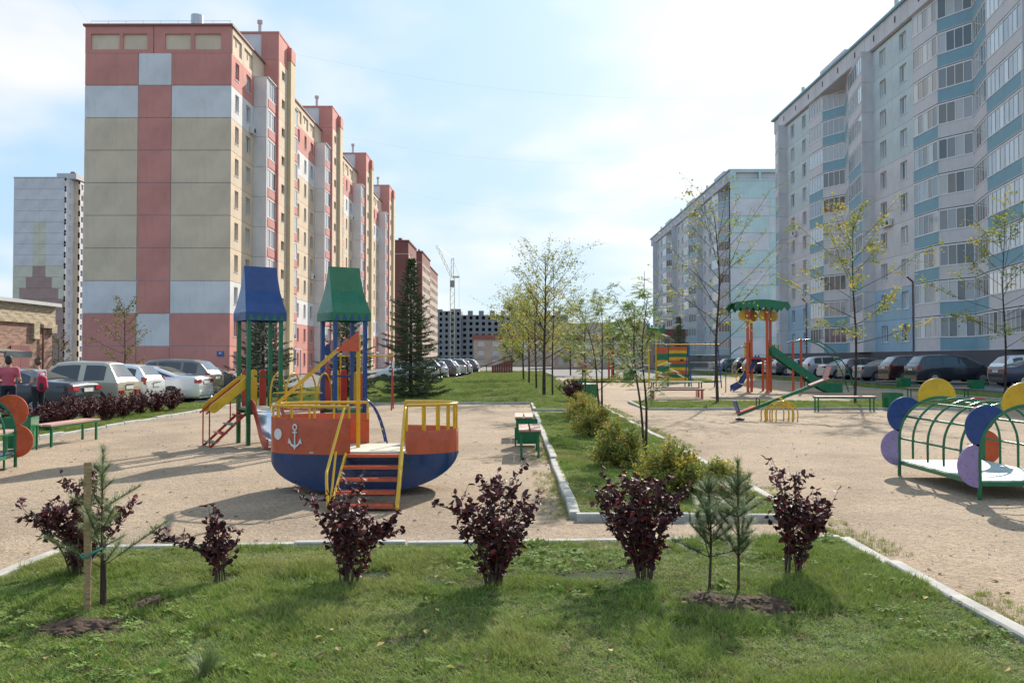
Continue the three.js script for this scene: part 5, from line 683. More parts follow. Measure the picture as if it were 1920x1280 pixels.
// ---------- foliage ----------
class Leaves {
  constructor() { this.p = []; this.n = []; this.c = []; }
  tri(a, b, c, col) { const ux = b[0] - a[0], uy = b[1] - a[1], uz = b[2] - a[2], vx = c[0] - a[0], vy = c[1] - a[1], vz = c[2] - a[2]; let nx = uy * vz - uz * vy, ny = uz * vx - ux * vz, nz = ux * vy - uy * vx; const l = Math.hypot(nx, ny, nz) || 1; this.p.push(...a, ...b, ...c); for (let i = 0; i < 3; i++) { this.n.push(nx / l, ny / l, nz / l); this.c.push(...col); } }
  leaf(o, dir, side, len, wid, col, fold = 0.2, fine = false) {   // o base, dir along the blade, side across; folded on the midrib
    const n = [dir[1] * side[2] - dir[2] * side[1], dir[2] * side[0] - dir[0] * side[2], dir[0] * side[1] - dir[1] * side[0]], at = (a, b, c) => [o[0] + dir[0] * a + side[0] * b + n[0] * c, o[1] + dir[1] * a + side[1] * b + n[1] * c, o[2] + dir[2] * a + side[2] * b + n[2] * c];
    const tip = at(len, 0, -fold * len * 0.4), l = at(len * 0.45, wid / 2, fold * wid), r = at(len * 0.45, -wid / 2, fold * wid);
    if (!fine) { this.tri(o, l, tip, col); this.tri(o, tip, r, col); return; }
    const l2 = at(len * 0.72, wid * 0.36, fold * wid * 0.6), r2 = at(len * 0.72, -wid * 0.36, fold * wid * 0.6), l0 = at(len * 0.16, wid * 0.36, fold * wid * 0.5), r0 = at(len * 0.16, -wid * 0.36, fold * wid * 0.5), m = at(len * 0.5, 0, 0);
    for (const [a, b] of [[o, l0], [l0, l], [l, l2], [l2, tip], [tip, r2], [r2, r], [r, r0], [r0, o]]) this.tri(m, a, b, col);
  }
  rand(o, len, wid, col, up = 0.3, fine = false) { const a = rr(0, 6.283), e = rr(-0.9, 0.9) + up; const d = [Math.cos(a) * Math.cos(e), Math.sin(e), Math.sin(a) * Math.cos(e)], b = rr(0, 6.283); let s = [Math.cos(b), rr(-0.5, 0.5), Math.sin(b)]; const k = s[0] * d[0] + s[1] * d[1] + s[2] * d[2]; s = s.map((v, i) => v - k * d[i]); const l = Math.hypot(...s) || 1; this.leaf(o, d, s.map(v => v / l), len, wid, col, 0.2, fine); }
  build(name, m, parent) { const g = new THREE.BufferGeometry(); g.setAttribute('position', new THREE.Float32BufferAttribute(this.p, 3)); g.setAttribute('normal', new THREE.Float32BufferAttribute(this.n, 3)); g.setAttribute('color', new THREE.Float32BufferAttribute(this.c, 3)); g.setAttribute('uv', new THREE.Float32BufferAttribute(new Float32Array(this.p.length / 3 * 2), 2)); g.userData.ready = true; const o = mk(name, g, m, parent); o.userData.kind = 'stuff'; return o; }
}
const mix = (a, b, t) => a.map((v, i) => lerp(v, b[i], t)), pick = l => l[Math.floor(rnd() * l.length)], vary = (c, k = 0.25) => { const f = 1 + rr(-k, k); return c.map(v => v * f); };
function taper(pts, r0, r1, seg = 7) { const o = []; const c = new THREE.CatmullRomCurve3(pts), n = pts.length * 3, P = c.getPoints(n); for (let i = 0; i < n; i++) o.push(rod(P[i], P[i + 1], lerp(r0, r1, i / n), lerp(r0, r1, (i + 1) / n) * 0.99, seg)); return o; }
const arr = v => [v.x, v.y, v.z];
// --- purple leaved shrub
function purpleShrub(label, x, d, h, w, stems, dens, shoot = null, group, y = 0.05, big = true) {
  const t = thing('purple_shrub', label, 'shrub', x, d, 0, y, group), lv = new Leaves(), st = [], cs = [[0.065, 0.014, 0.015], [0.11, 0.019, 0.019], [0.042, 0.011, 0.014], [0.19, 0.026, 0.024], [0.08, 0.018, 0.020]];
  for (let i = 0; i < stems; i++) {
    const a = rr(0, 6.283), sp = Math.pow(rnd(), 0.7) * w / 2, top = h * rr(0.6, 1.0) * (1 - 0.22 * sp / (w / 2)), sh_ = shoot && i < 2, lx = sh_ ? shoot[0] * rr(0.85, 1.05) : 0;
    const p = [V(Math.cos(a) * 0.05, -0.03, Math.sin(a) * 0.05), V(Math.cos(a) * sp * 0.35, top * 0.35, Math.sin(a) * sp * 0.35), V((sh_ ? 0 : Math.cos(a) * sp * 0.75) + lx * 0.55, sh_ ? shoot[1] * 0.85 : top * 0.72, Math.sin(a) * sp * (sh_ ? 0.1 : 0.75)), V((sh_ ? 0 : Math.cos(a) * sp) + lx, sh_ ? shoot[1] : top, Math.sin(a) * sp * (sh_ ? 0.1 : 1))];
    st.push(...taper(p, 0.007, 0.002, 5)); const c = new THREE.CatmullRomCurve3(p);
    const tw = Math.round(5 * h / 0.9); const paths = [c]; for (let k = 0; k < tw; k++) { const u = rr(0.2, 0.95), b = c.getPoint(u), aa = rr(0, 6.283), L = rr(0.08, 0.26) * h; const q = [b, b.clone().add(V(Math.cos(aa) * L * 0.5, L * 0.45, Math.sin(aa) * L * 0.5)), b.clone().add(V(Math.cos(aa) * L * 0.8, L, Math.sin(aa) * L * 0.8))]; st.push(rod(q[0], q[1], 0.003, 0.0025, 4), rod(q[1], q[2], 0.0025, 0.0015, 4)); paths.push(new THREE.CatmullRomCurve3(q)); }
    for (const [k, q] of paths.entries()) { const n = Math.round((k ? 12 : 30) * dens); for (let j = 0; j < n; j++) { const u = k ? rr(0.15, 1.05) : rr(0.17, 1.02), b = q.getPoint(Math.min(1, u)); b.x += rr(-0.015, 0.015); b.z += rr(-0.015, 0.015); lv.rand(arr(b), rr(0.036, 0.064) * (big ? 1 : 1.1), rr(0.026, 0.044), vary(pick(cs), 0.3), 0.1, big); } }
  }
  const s = mk('stems', st, M.twig, t); s.userData.kind = 'stuff'; lv.build('foliage', M.leafthick, t); return t;
}
const sh = (px, py) => { const d = gd(py, 0.05); return [gx(px, d), d]; };
const G1 = 'purple shrubs along the front kerb';
purpleShrub('wide purple shrub behind the staked pine at left', ...sh(150, 1075), 0.84, 0.9, 17, 1.15, [-0.5, 0.45], G1);
purpleShrub('small purple shrub with a shoot drooping to the left, second from left', ...sh(415, 1092), 0.66, 0.6, 8, 0.85, [-0.5, 0.34], G1);
purpleShrub('purple shrub in front of the boat steps', ...sh(655, 1096), 0.86, 0.62, 13, 1.05, [0.42, 0.42], G1);
purpleShrub('purple shrub between the boat and the planted strip', ...sh(925, 1096), 0.88, 0.82, 17, 1.05, [-0.46, 0.62], G1);
purpleShrub('dense purple shrub before the golden bush', ...sh(1208, 1084), 0.92, 0.68, 19, 1.2, null, G1);
purpleShrub('purple shrub at right beside the twin young pines', ...sh(1482, 1076), 0.92, 0.62, 13, 0.95, [0.3, 0.5], G1);
for (let i = 0; i < 11; i++) purpleShrub(`purple hedge bush before the parked cars, ${['nearest', 'second', 'third', 'fourth', 'fifth', 'sixth', 'seventh', 'eighth', 'ninth', 'tenth', 'farthest'][i]} of its row`, -11.15 + rr(-0.15, 0.15), 16.4 + i * 1.02 + rr(-0.15, 0.15), rr(0.72, 0.9), rr(1.15, 1.35), 19, 1.7, 0, 'purple hedge before the parked cars', 0.05, false);
purpleShrub('round purple bush at the far end of the planted strip', gx(1072, 34), 33, 0.95, 1.3, 24, 1.8, 0, null, 0.05, false);
// --- golden bushes
function goldenBush(label, x, d, h, w) {
  const t = thing('golden_bush', label, 'bush', x, d, 0, 0.05, 'golden bushes in the planted strip'), lv = new Leaves(), st = [], cs = [[0.33, 0.31, 0.035], [0.44, 0.36, 0.038], [0.20, 0.25, 0.04], [0.26, 0.29, 0.04], [0.42, 0.32, 0.04]];
  for (let i = 0; i < 130; i++) { const a = rr(0, 6.283), e = Math.acos(1 - rnd()), R = rr(0.72, 1.05); const tip = V(Math.cos(a) * Math.sin(e) * w / 2 * R, 0.05 + Math.cos(e) * (h - 0.05) * R, Math.sin(a) * Math.sin(e) * w / 2 * R), base = V(Math.cos(a) * 0.06, -0.02, Math.sin(a) * 0.06), mid = V(tip.x * 0.5, tip.y * 0.62, tip.z * 0.5); st.push(rod(base, mid, 0.004, 0.003, 4), rod(mid, tip, 0.003, 0.0015, 4)); const cc = pick(cs); for (let k = 0; k < 75; k++) { const u = Math.pow(rnd(), 0.55), b = u < 0.5 ? V().lerpVectors(base, mid, u * 2) : V().lerpVectors(mid, tip, u * 2 - 1); if (u < 0.25) continue; b.x += rr(-0.06, 0.06); b.y += rr(-0.045, 0.06); b.z += rr(-0.06, 0.06); if (b.y < 0.02) continue; lv.rand(arr(b), rr(0.03, 0.055), rr(0.02, 0.036), vary(cc, 0.3), 0.35); } }
  mk('stems', st, M.twig, t).userData.kind = 'stuff'; lv.build('foliage', M.leaf, t);
}
{ const q = (px, py) => sh(px, py); goldenBush('nearest golden bush, half hidden by the dense purple shrub', 1.9, 10.3, 0.68, 1.0); goldenBush('large golden bush beside the slender rowan trunk', 1.62, 13.0, 0.74, 0.92); goldenBush('golden bush third from the front of the strip', 1.72, 17.9, 0.78, 1.08); goldenBush('golden bush fourth from the front of the strip', 1.85, 22.2, 0.75, 1.2); goldenBush('golden bush farthest back in the strip, by the cross path', 2.1, 25.3, 0.7, 1.1); goldenBush('small loose golden bush at right of the nearest one', 2.5, 9.9, 0.5, 0.62); }
// --- young pines
function youngPine(label, x, d, h, spread, cl, opt = {}) {
  const t = thing('young_pine', label, 'pine', x, d, rr(0, 6), opt.y ?? 0.05), lv = new Leaves(), st = [], cs = [[0.15, 0.20, 0.065], [0.19, 0.24, 0.08], [0.23, 0.27, 0.10], [0.12, 0.17, 0.06]];
  const needle = (o, ax, L, n, r) => { for (let i = 0; i < n; i++) { const u = rnd(), b = [o[0] + ax[0] * r * u, o[1] + ax[1] * r * u, o[2] + ax[2] * r * u], a = rr(0, 6.283), e = rr(0.4, 1.0); let p = [Math.cos(a), rr(-0.8, 0.8), Math.sin(a)]; const dt = [ax[0] * e + p[0] * 0.95, ax[1] * e + p[1] * 0.8 + 0.1, ax[2] * e + p[2] * 0.95], l = Math.hypot(...dt), dd = dt.map(v => v / l * L * rr(0.7, 1.1)), c = vary(pick(cs), 0.3), w = 0.0014; lv.tri([b[0] - w * p[2], b[1], b[2] + w * p[0]], [b[0] + w * p[2], b[1], b[2] - w * p[0]], [b[0] + dd[0], b[1] + dd[1], b[2] + dd[2]], c); } };
  st.push(...taper([V(0, -0.03, 0), V(rr(-0.02, 0.02), h * 0.5, 0), V(0, h, 0)], opt.r ?? 0.012, 0.004, 7)); needle([0, h * 0.72, 0], [0, 1, 0], opt.nl ?? 0.085, Math.round(1000 * (opt.dn ?? 1)), h * 0.36); needle([0, h * 0.4, 0], [0, 1, 0], opt.nl ?? 0.07, Math.round(350 * (opt.dn ?? 1)), h * 0.35);
  for (let k = 0; k < cl; k++) { const y = h * lerp(opt.low ?? 0.22, 0.9, k / (cl - 1)) + rr(-0.03, 0.03), nb = 3 + Math.floor(rnd() * 3); for (let i = 0; i < nb; i++) { const a = i / nb * 6.283 + k * 1.3 + rr(-0.4, 0.4), L = spread * lerp(1, 0.3, k / (cl - 1)) * rr(0.35, 1.1), e = rr(0.3, 1.05), ax = [Math.cos(a) * Math.cos(e), Math.sin(e), Math.sin(a) * Math.cos(e)]; st.push(rod(V(0, y, 0), V(ax[0] * L, y + ax[1] * L, ax[2] * L), 0.004, 0.002, 5)); needle([ax[0] * L * 0.25, y + ax[1] * L * 0.25, ax[2] * L * 0.25], ax, opt.nl ?? 0.08, Math.round(2600 * L * (opt.dn ?? 1)), L * 0.85); } }
  mk('trunk', st, M.bark, t); lv.build('crown', M.leafthick, t); return t;
}
{
  const dP = gd(1138, 0.05), xP = gx(176, dP); youngPine('young pine tied to a wooden stake at left', xP + 0.03, dP + 0.06, 1.0, 0.42, 6, { low: 0.25, r: 0.009, dn: 0.55 });
  const s = thing('stake', 'pale wooden stake with a green tie in the front lawn at left', 'stake', xP - 0.02, dP - 0.03); mk('post', [box(0.042, 1.05, 0.042, 0, 0.52, 0, 0.3, 0.01)], MS([0.46, 0.33, 0.18], { map: rep(T.wood, 0.6) }), s); mk('tie', [tube([V(-0.03, 0.42, 0.02), V(0.0, 0.41, 0.035), V(0.045, 0.435, 0), V(0.07, 0.45, -0.06), V(0.02, 0.43, -0.05), V(-0.03, 0.42, -0.02)], 0.008, 6, 30, true)], MS([0.02, 0.22, 0.17]), s); mk('second_post', [rod(V(0.09, 0, -0.06), V(0.085, 0.42, -0.05), 0.016)], M.bark, s);
  const dQ = gd(1108, 0.05); youngPine('taller of the twin young pines at right', gx(1382, dQ), dQ, 0.88, 0.36, 7, { low: 0.3, r: 0.012, dn: 0.8 }); youngPine('shorter of the twin young pines at right, left one', gx(1328, dQ + 0.05), dQ + 0.05, 0.76, 0.32, 6, { low: 0.35, dn: 0.8 });
  { const t = thing('pine_shoot', 'tuft of long pine needles poking up at the bottom edge', 'pine', gx(392, 4.4), 4.4, 0, 0.03), lv = new Leaves(); for (let i = 0; i < 420; i++) { const a = rr(0, 6.283), e = rr(0.45, 1.5), L = rr(0.10, 0.19), y = rr(0, 0.11), w = 0.0016, c = vary(pick([[0.20, 0.26, 0.09], [0.26, 0.31, 0.12], [0.15, 0.21, 0.07]]), 0.25), bx_ = rr(-0.03, 0.03), bz = rr(-0.03, 0.03); lv.tri([bx_ - w * Math.sin(a), y, bz + w * Math.cos(a)], [bx_ + w * Math.sin(a), y, bz - w * Math.cos(a)], [bx_ + Math.cos(a) * Math.cos(e) * L, y + Math.sin(e) * L, bz + Math.sin(a) * Math.cos(e) * L], c); } mk('stem', [rod(V(0, -0.04, 0), V(0, 0.13, 0), 0.008, 0.004)], M.bark, t); lv.build('needles', M.leafthick, t); }
}
// --- broadleaf trees
function tree(name, label, x, d, h, o) {
  const t = thing(name, label, 'tree', x, d, 0, o.y ?? 0.05, o.group), wood = [], lv = new Leaves(), r0 = o.r, wob = () => rr(-0.03, 0.03) * h;
  const ends = []; const stems = o.stems || [[0, 0, 1]];
  for (const [sx, sz, sh_] of stems) {
    const H2 = h * sh_, T0 = [V(sx * 0.06, -0.05, sz * 0.06), V(sx * 0.35 + wob() * 0.4, H2 * 0.33, sz * 0.35), V(sx * 0.75 + wob() * 0.6, H2 * 0.66, sz * 0.75 + wob() * 0.5), V(sx + wob() * 0.8, H2, sz + wob() * 0.6)];
    wood.push(...taper(T0, r0, r0 * 0.18, 8)); const c = new THREE.CatmullRomCurve3(T0);
    const nl = Math.round(o.limbs / stems.length);
    for (let i = 0; i < nl; i++) {
      const u = lerp(o.base, 0.97, Math.pow((i + rnd() * 0.6) / nl, 0.9)), b = c.getPoint(u), a = i * 2.4 + rr(-0.5, 0.5), k = (u - o.base) / (1 - o.base), Lm = o.spread * (o.shape === 'cone' ? lerp(1, 0.25, k) : Math.sin(lerp(0.9, 2.75, k))) * rr(0.6, 1.1), e = lerp(o.rise0 ?? 0.5, 1.0, k) + rr(-0.15, 0.2);
      const m1 = b.clone().add(V(Math.cos(a) * Math.cos(e) * Lm * 0.5, Math.sin(e) * Lm * 0.45, Math.sin(a) * Math.cos(e) * Lm * 0.5)), m2 = b.clone().add(V(Math.cos(a) * Math.cos(e) * Lm, Math.sin(e) * Lm * (o.droop ? 0.75 : 1.05), Math.sin(a) * Math.cos(e) * Lm));
      wood.push(...taper([b, m1, m2], r0 * lerp(0.34, 0.14, u), 0.004, 5)); const q = new THREE.CatmullRomCurve3([b, m1, m2]);
      for (let j = 0; j < o.twigs; j++) { const v = rr(0.3, 1), w = q.getPoint(v), aa = a + rr(-1.3, 1.3), L2 = Lm * rr(0.15, 0.38), e2 = rr(-0.2, 0.7), tip = w.clone().add(V(Math.cos(aa) * Math.cos(e2) * L2, Math.sin(e2) * L2, Math.sin(aa) * Math.cos(e2) * L2)); wood.push(rod(w, tip, 0.005, 0.002, 4)); ends.push([w, tip]); }
      ends.push([m1, m2]);
    }
  }
  for (const [a, b] of ends) { const n = o.leaves, cc = pick(o.cols); for (let i = 0; i < n; i++) { if (rnd() < (o.miss ?? 0)) continue; const p = V().lerpVectors(a, b, rr(0.2, 1.08)); p.add(V(rr(-1, 1), rr(-1, 1), rr(-1, 1)).multiplyScalar(o.fuzz));
    if (o.pinnate) { const az = rr(0, 6.283), e = rr(-0.7, 0.35), L1 = rr(0.11, 0.19), dx = Math.cos(az) * Math.cos(e), dy = Math.sin(e), dz = Math.sin(az) * Math.cos(e), sx = -Math.sin(az), sz = Math.cos(az), c = vary(cc, 0.25); for (let k = 1; k <= 6; k++) for (const s of [-1, 1]) { const f = k / 6 * L1; lv.leaf([p.x + dx * f, p.y + dy * f, p.z + dz * f], [dx * 0.4 + s * sx * 0.9, dy * 0.4 - 0.15, dz * 0.4 + s * sz * 0.9], [dx, dy, dz], 0.06, 0.024, c, 0.1); } }
    else lv.rand(arr(p), o.ls * rr(0.7, 1.3), o.ls * rr(0.6, 0.95), vary(cc, 0.3), -0.2); } }
  mk('trunk', wood, o.bark || M.bark, t); lv.build('crown', M.leaf, t); return t;
}
const yg = [[0.42, 0.40, 0.07], [0.32, 0.36, 0.065], [0.52, 0.42, 0.08], [0.26, 0.31, 0.06]], gr = [[0.17, 0.27, 0.055], [0.24, 0.33, 0.07], [0.13, 0.22, 0.05], [0.32, 0.36, 0.07]];
const maple = { r: 0.075, limbs: 24, base: 0.30, spread: 1.75, twigs: 6, leaves: 9, ls: 0.105, fuzz: 0.10, cols: yg, miss: 0.25, rise0: 0.45 };
tree('maple_tree', 'bare limbed young tree with sparse leaves left of the slide tower', gx(1345, 31.4), 31.4, 7.1, { ...maple, r: 0.065, spread: 3.5, leaves: 8, rise0: 0.6 });
tree('maple_tree', 'young tree with yellow green leaf clusters behind the bench by the seesaw', gx(1602, 31.2), 31.2, 7.0, { ...maple, r: 0.058, spread: 3.1, leaves: 18, miss: 0.15, rise0: 0.12, limbs: 20 });
tree('maple_tree', 'slender young tree with sparse yellow leaves near the right edge', gx(1882, 31.5), 31.5, 6.7, { ...maple, r: 0.05, spread: 3.1, leaves: 14, rise0: 0.2 });
const rowan = { r: 0.026, limbs: 16, base: 0.36, spread: 1.1, twigs: 4, leaves: 5, fuzz: 0.07, cols: gr, pinnate: true, rise0: 0.7 };
tree('rowan_tree', 'nearest slender rowan rising from the planted strip', gx(1210, 13.8), 13.8, 2.8, { ...rowan, stems: [[0, 0, 1], [-0.25, 0.1, 0.92]] });
tree('rowan_tree', 'second rowan in the strip, left of the nearest one', gx(1130, 19.2), 19.2, 3.0, { ...rowan, r: 0.03, limbs: 18, spread: 1.35, leaves: 6, cols: [...gr, ...yg], stems: [[0, 0, 1], [-0.3, 0, 0.85]] });
tree('rowan_tree', 'leafy rowan behind the second one, by the cross path', gx(1098, 27), 27, 3.4, { ...rowan, r: 0.035, limbs: 20, spread: 1.7, leaves: 7, cols: [...gr, ...yg] });
const tall = { r: 0.075, limbs: 26, base: 0.26, spread: 3.0, twigs: 6, leaves: 8, ls: 0.10, fuzz: 0.16, cols: [...yg, [0.24, 0.28, 0.07]], miss: 0.2, rise0: 0.6, bark: M.bark };
tree('ash_tree', 'tallest open crowned tree on the lawn in the middle', gx(1020, 37.5), 37.5, 6.3, { ...tall, r: 0.085 });
tree('ash_tree', 'thin tree just right of the tallest lawn tree', gx(1036, 38), 38, 6.1, { ...tall, r: 0.045, limbs: 18, spread: 2.6 });
tree('ash_tree', 'yellow crowned tree left of the tallest lawn tree', gx(1006, 46), 46, 5.2, { ...tall, r: 0.06, spread: 3.2, leaves: 20, cols: [[0.46, 0.42, 0.07], [0.38, 0.38, 0.06], [0.52, 0.42, 0.07]] });
tree('ash_tree', 'dense yellow tree farther back on the lawn ridge', gx(992, 56), 56, 5.4, { ...tall, r: 0.07, spread: 3.4, leaves: 22, cols: [[0.46, 0.41, 0.07], [0.36, 0.38, 0.06]] });
tree('ash_tree', 'yellow green tree farthest back on the lawn, leftmost of its row', gx(982, 66), 66, 5.6, { ...tall, r: 0.08, spread: 3.6, leaves: 20, ls: 0.18, cols: [[0.42, 0.40, 0.07], [0.32, 0.35, 0.06]] });
tree('birch_tree', 'small russet yellow tree before the tan and red end wall', gx(232, 48), 48, 4.9, { ...maple, r: 0.05, limbs: 20, spread: 1.9, leaves: 12, ls: 0.11, base: 0.2, cols: [[0.26, 0.20, 0.04], [0.20, 0.15, 0.03], [0.14, 0.15, 0.03]] });
tree('birch_tree', 'small russet tree beside the brick substation', gx(108, 52), 52, 3.0, { ...maple, r: 0.04, limbs: 14, spread: 1.1, leaves: 10, base: 0.2, cols: [[0.22, 0.13, 0.04], [0.15, 0.12, 0.03]] });
for (const [px, d, h, lab] of [[1150, 72, 4.5, 'loose green tree behind the far small slide'], [1190, 78, 5.0, 'green yellow tree behind the battlement post, left of it'], [1070, 84, 4.6, 'bushy tree before the beige school'], [960, 100, 3.2, 'low green tree at the ridge end by the red ramp']]) tree('ash_tree', lab, gx(px, d), d, h, { ...tall, r: 0.08, spread: 2.2, limbs: 24, leaves: 12, ls: 0.2, base: 0.2, cols: [...gr, ...yg] });
// --- spruces
function spruce(label, x, d, h, w, dens = 1) {
  const t = thing('spruce_tree', label, 'tree', x, d, rr(0, 6), 0.02, 'spruces behind the play towers'), lv = new Leaves(), wood = [...taper([V(0, -0.05, 0), V(0, h * 0.5, 0), V(0, h, 0)], 0.09, 0.012, 8)], cs = [[0.055, 0.085, 0.03], [0.07, 0.10, 0.035], [0.09, 0.115, 0.04], [0.04, 0.07, 0.03]];
  const n = Math.round(h * 44 * dens);
  for (let i = 0; i < n; i++) {
    const u = Math.pow(i / n, 1.15), y = h * lerp(0.04, 0.97, u), L = (w / 2) * Math.pow(1 - u, 0.82) * rr(0.3, 1.25) + 0.06, a = i * 2.399 + rr(-0.3, 0.3), e = lerp(-0.12, 0.75, u * u) + rr(-0.1, 0.15), ax = [Math.cos(a), Math.sin(a)];
    const at = s => V(ax[0] * Math.cos(e) * L * s, y + Math.sin(e) * L * s - 0.16 * L * s * (1 - s) * 1.6 + 0.06 * L * s * s, ax[1] * Math.cos(e) * L * s); wood.push(rod(V(0, y, 0), at(0.5), 0.012, 0.008, 4), rod(at(0.5), at(1), 0.008, 0.003, 4));
    const m = Math.max(5, Math.round(L * 15)); for (let k = 0; k < m; k++) { const s = lerp(0.18, 1, k / (m - 1)), p = at(s), tl = Math.max(0.07, L * 0.34 * (1.1 - s)) * rr(0.7, 1.2); for (const sd of k === m - 1 ? [0] : [-1, 1]) { const dr = V(ax[0] * (sd ? 0.75 : 1) - ax[1] * sd * 0.75, -0.22 + rr(-0.2, 0.15), ax[1] * (sd ? 0.75 : 1) + ax[0] * sd * 0.75).normalize(), c = vary(pick(cs), 0.35); for (let z = 0; z < 5; z++) { const b = p.clone().addScaledVector(dr, tl * z / 5), sp = [[0, 1, 0.0], [0.6, 0.5, 0.4], [-0.6, 0.4, -0.4]][z % 3]; const d2 = dr.clone().add(V(rr(-0.7, 0.7), rr(-0.45, 0.5), rr(-0.7, 0.7))).normalize(); lv.leaf(arr(b), arr(d2), sp, rr(0.08, 0.15), 0.03, c, 0.1); } } }
  }
  mk('trunk', wood, M.bark, t); lv.build('crown', M.leafthick, t);
}
spruce('tall dark spruce beside the swing, right of the play towers', gx(770, 34.6), 34.6, 6.1, 2.9); spruce('lower spruce behind the blue hooded tower', gx(492, 36), 36, 4.2, 3.4); spruce('lower spruce behind the green hooded tower', gx(650, 36.5), 36.5, 4.3, 3.2); spruce('small distant spruce left of the bare limbed tree', gx(1273, 60), 60, 4.9, 2.2, 0.7);
// ---------- grass ----------
{
  const blade = (L, w, bend, a, x, z) => { const p = [], c = Math.cos(a), s = Math.sin(a), q = (u, y, o) => [x + c * u - s * o, y, z + s * u + c * o]; const b0 = q(0, 0, -w), b1 = q(0, 0, w), m0 = q(bend * 0.35, L * 0.6, -w * 0.8), m1 = q(bend * 0.35, L * 0.6, w * 0.8), t = q(bend, L, 0); p.push(b0, b1, m1, b0, m1, m0, m0, m1, t); return p.flat(); };
  const tuft = (n, L, w, R) => { const p = []; for (let i = 0; i < n; i++) p.push(...blade(L * rr(0.45, 1.1), w * rr(0.7, 1.2), rr(0.2, 0.85) * L, rr(0, 6.283), rr(-R, R), rr(-R, R))); const g = new THREE.BufferGeometry(); g.setAttribute('position', new THREE.Float32BufferAttribute(p, 3)); g.computeVertexNormals(); g.setAttribute('uv', new THREE.Float32BufferAttribute(new Float32Array(p.length / 3 * 2), 2)); return g; };
  const tufts = [tuft(11, 0.06, 0.0022, 0.025), tuft(9, 0.085, 0.0024, 0.03)], cl = (() => { const lv = new Leaves(); for (let i = 0; i < 9; i++) { const x = rr(-0.04, 0.04), z = rr(-0.04, 0.04), y = rr(0.025, 0.05); for (let k = 0; k < 3; k++) { const a = k * 2.09 + i; lv.leaf([x, y, z], [Math.cos(a), 0.15, Math.sin(a)], [-Math.sin(a), 0, Math.cos(a)], 0.018, 0.017, [1, 1, 1], 0.1); } } const g = new THREE.BufferGeometry(); g.setAttribute('position', new THREE.Float32BufferAttribute(lv.p, 3)); g.setAttribute('normal', new THREE.Float32BufferAttribute(lv.n, 3)); g.setAttribute('uv', new THREE.Float32BufferAttribute(new Float32Array(lv.p.length / 3 * 2), 2)); return g; })();
  const bare = [[gx(150, 5.2), 5.25, 0.28], [gx(270, 5.6), 5.75, 0.2], [gx(1340, 5.8), 5.75, 0.38], [gx(1430, 5.8), 5.65, 0.3], [gx(430, 6.3), 6.35, 0.16], [gx(560, 6.4), 6.3, 0.2], [gx(700, 6.3), 6.45, 0.22], [gx(800, 6.3), 6.35, 0.15], [gx(1080, 6.4), 6.4, 0.22], [gx(900, 6.3), 6.3, 0.2], [gx(1150, 6.5), 6.5, 0.25], [gx(1240, 6.0), 5.2, 0.12], [gx(760, 4.8), 4.95, 0.13]];
  const q = new THREE.Quaternion(), e = new THREE.Euler(), m = new THREE.Matrix4(), cc = new THREE.Color();
  const field = (name, label, geo, list) => { const im = new THREE.InstancedMesh(geo, M.grass, list.length); list.forEach(([x, y, d, s, sy, c, tilt], i) => { e.set(rr(-tilt, tilt), rr(0, 6.283), rr(-tilt, tilt)); m.compose(V(x, y, -d), q.setFromEuler(e), V(s, sy, s)); im.setMatrixAt(i, m); im.setColorAt(i, cc.setRGB(...c)); }); im.name = numbered(name); im.castShadow = im.receiveShadow = true; scene.add(im); tag(im, label, 'grass', null, 'stuff'); };
  const labs = ['short lawn grass in the foreground', 'lawn grass in the planted strip beside the benches', 'lawn grass beyond the cross path', 'wide lawn grass behind the boat', 'far lawn grass on the ridge', 'grass along the purple hedge', 'grass verge behind the seesaw', 'far grass verge by the small slide', 'grass verge before the right parking row'];
  const gc = [[0.20, 0.285, 0.05], [0.25, 0.335, 0.06], [0.29, 0.35, 0.07], [0.17, 0.245, 0.05], [0.37, 0.36, 0.12]];
  lawns.forEach(([x0, x1, d0, d1, warp, n, s], li) => {
    const list = [], list2 = [], cl2 = [];
    for (let i = 0; i < n; i++) {
      const x = rr(x0, x1), d = rr(d0, d1 + (warp ? warp(x) : 0)); let k = 1; if (li === 0) { let skip = false; for (const [bx_, bd, br] of bare) { const dd = Math.hypot((x - bx_) * 0.7, d - bd) / br + 0.5 * (fbm(x * 5, d * 5, 2, 2) - 0.5); if (dd < 1 && rnd() > dd * dd * 0.8) skip = true; } if (skip) continue; }
      const pn = fbm(x * 1.3, d * 1.3, 6, 3), len = fbm(x * 2.1, d * 2.1, 16, 2), c = vary(mix(gc[Math.floor(rnd() * 4)], gc[4], clamp((pn - 0.5) * 3) * 0.7), 0.2);
      if (rnd() < 0.08) c.splice(0, 3, 0.30, 0.26, 0.12);
      (len > 0.55 ? list2 : list).push([x, lawnH(x, d) - 0.004, d, s * rr(0.8, 1.3), s * rr(0.55, 1.0) * lerp(0.4, 1.15, clamp((len - 0.25) * 2)), c, 0.25]);
      if (li < 2 && pn < 0.47 && fbm(x * 4, d * 4, 26, 2) > 0.52 && rnd() < 0.035) cl2.push([x, lawnH(x, d) - 0.005, d, rr(0.8, 1.5), rr(0.8, 1.3), vary([0.18, 0.275, 0.05], 0.25), 0.5]);
    }
    field('grass', labs[li], tufts[0], list); if (list2.length) field('grass', 'longer ' + labs[li].replace('short ', ''), tufts[1], list2); if (cl2.length) field('clover', li ? 'clover leaves in the planted strip' : 'clover patches in the front lawn', cl, cl2);
  });
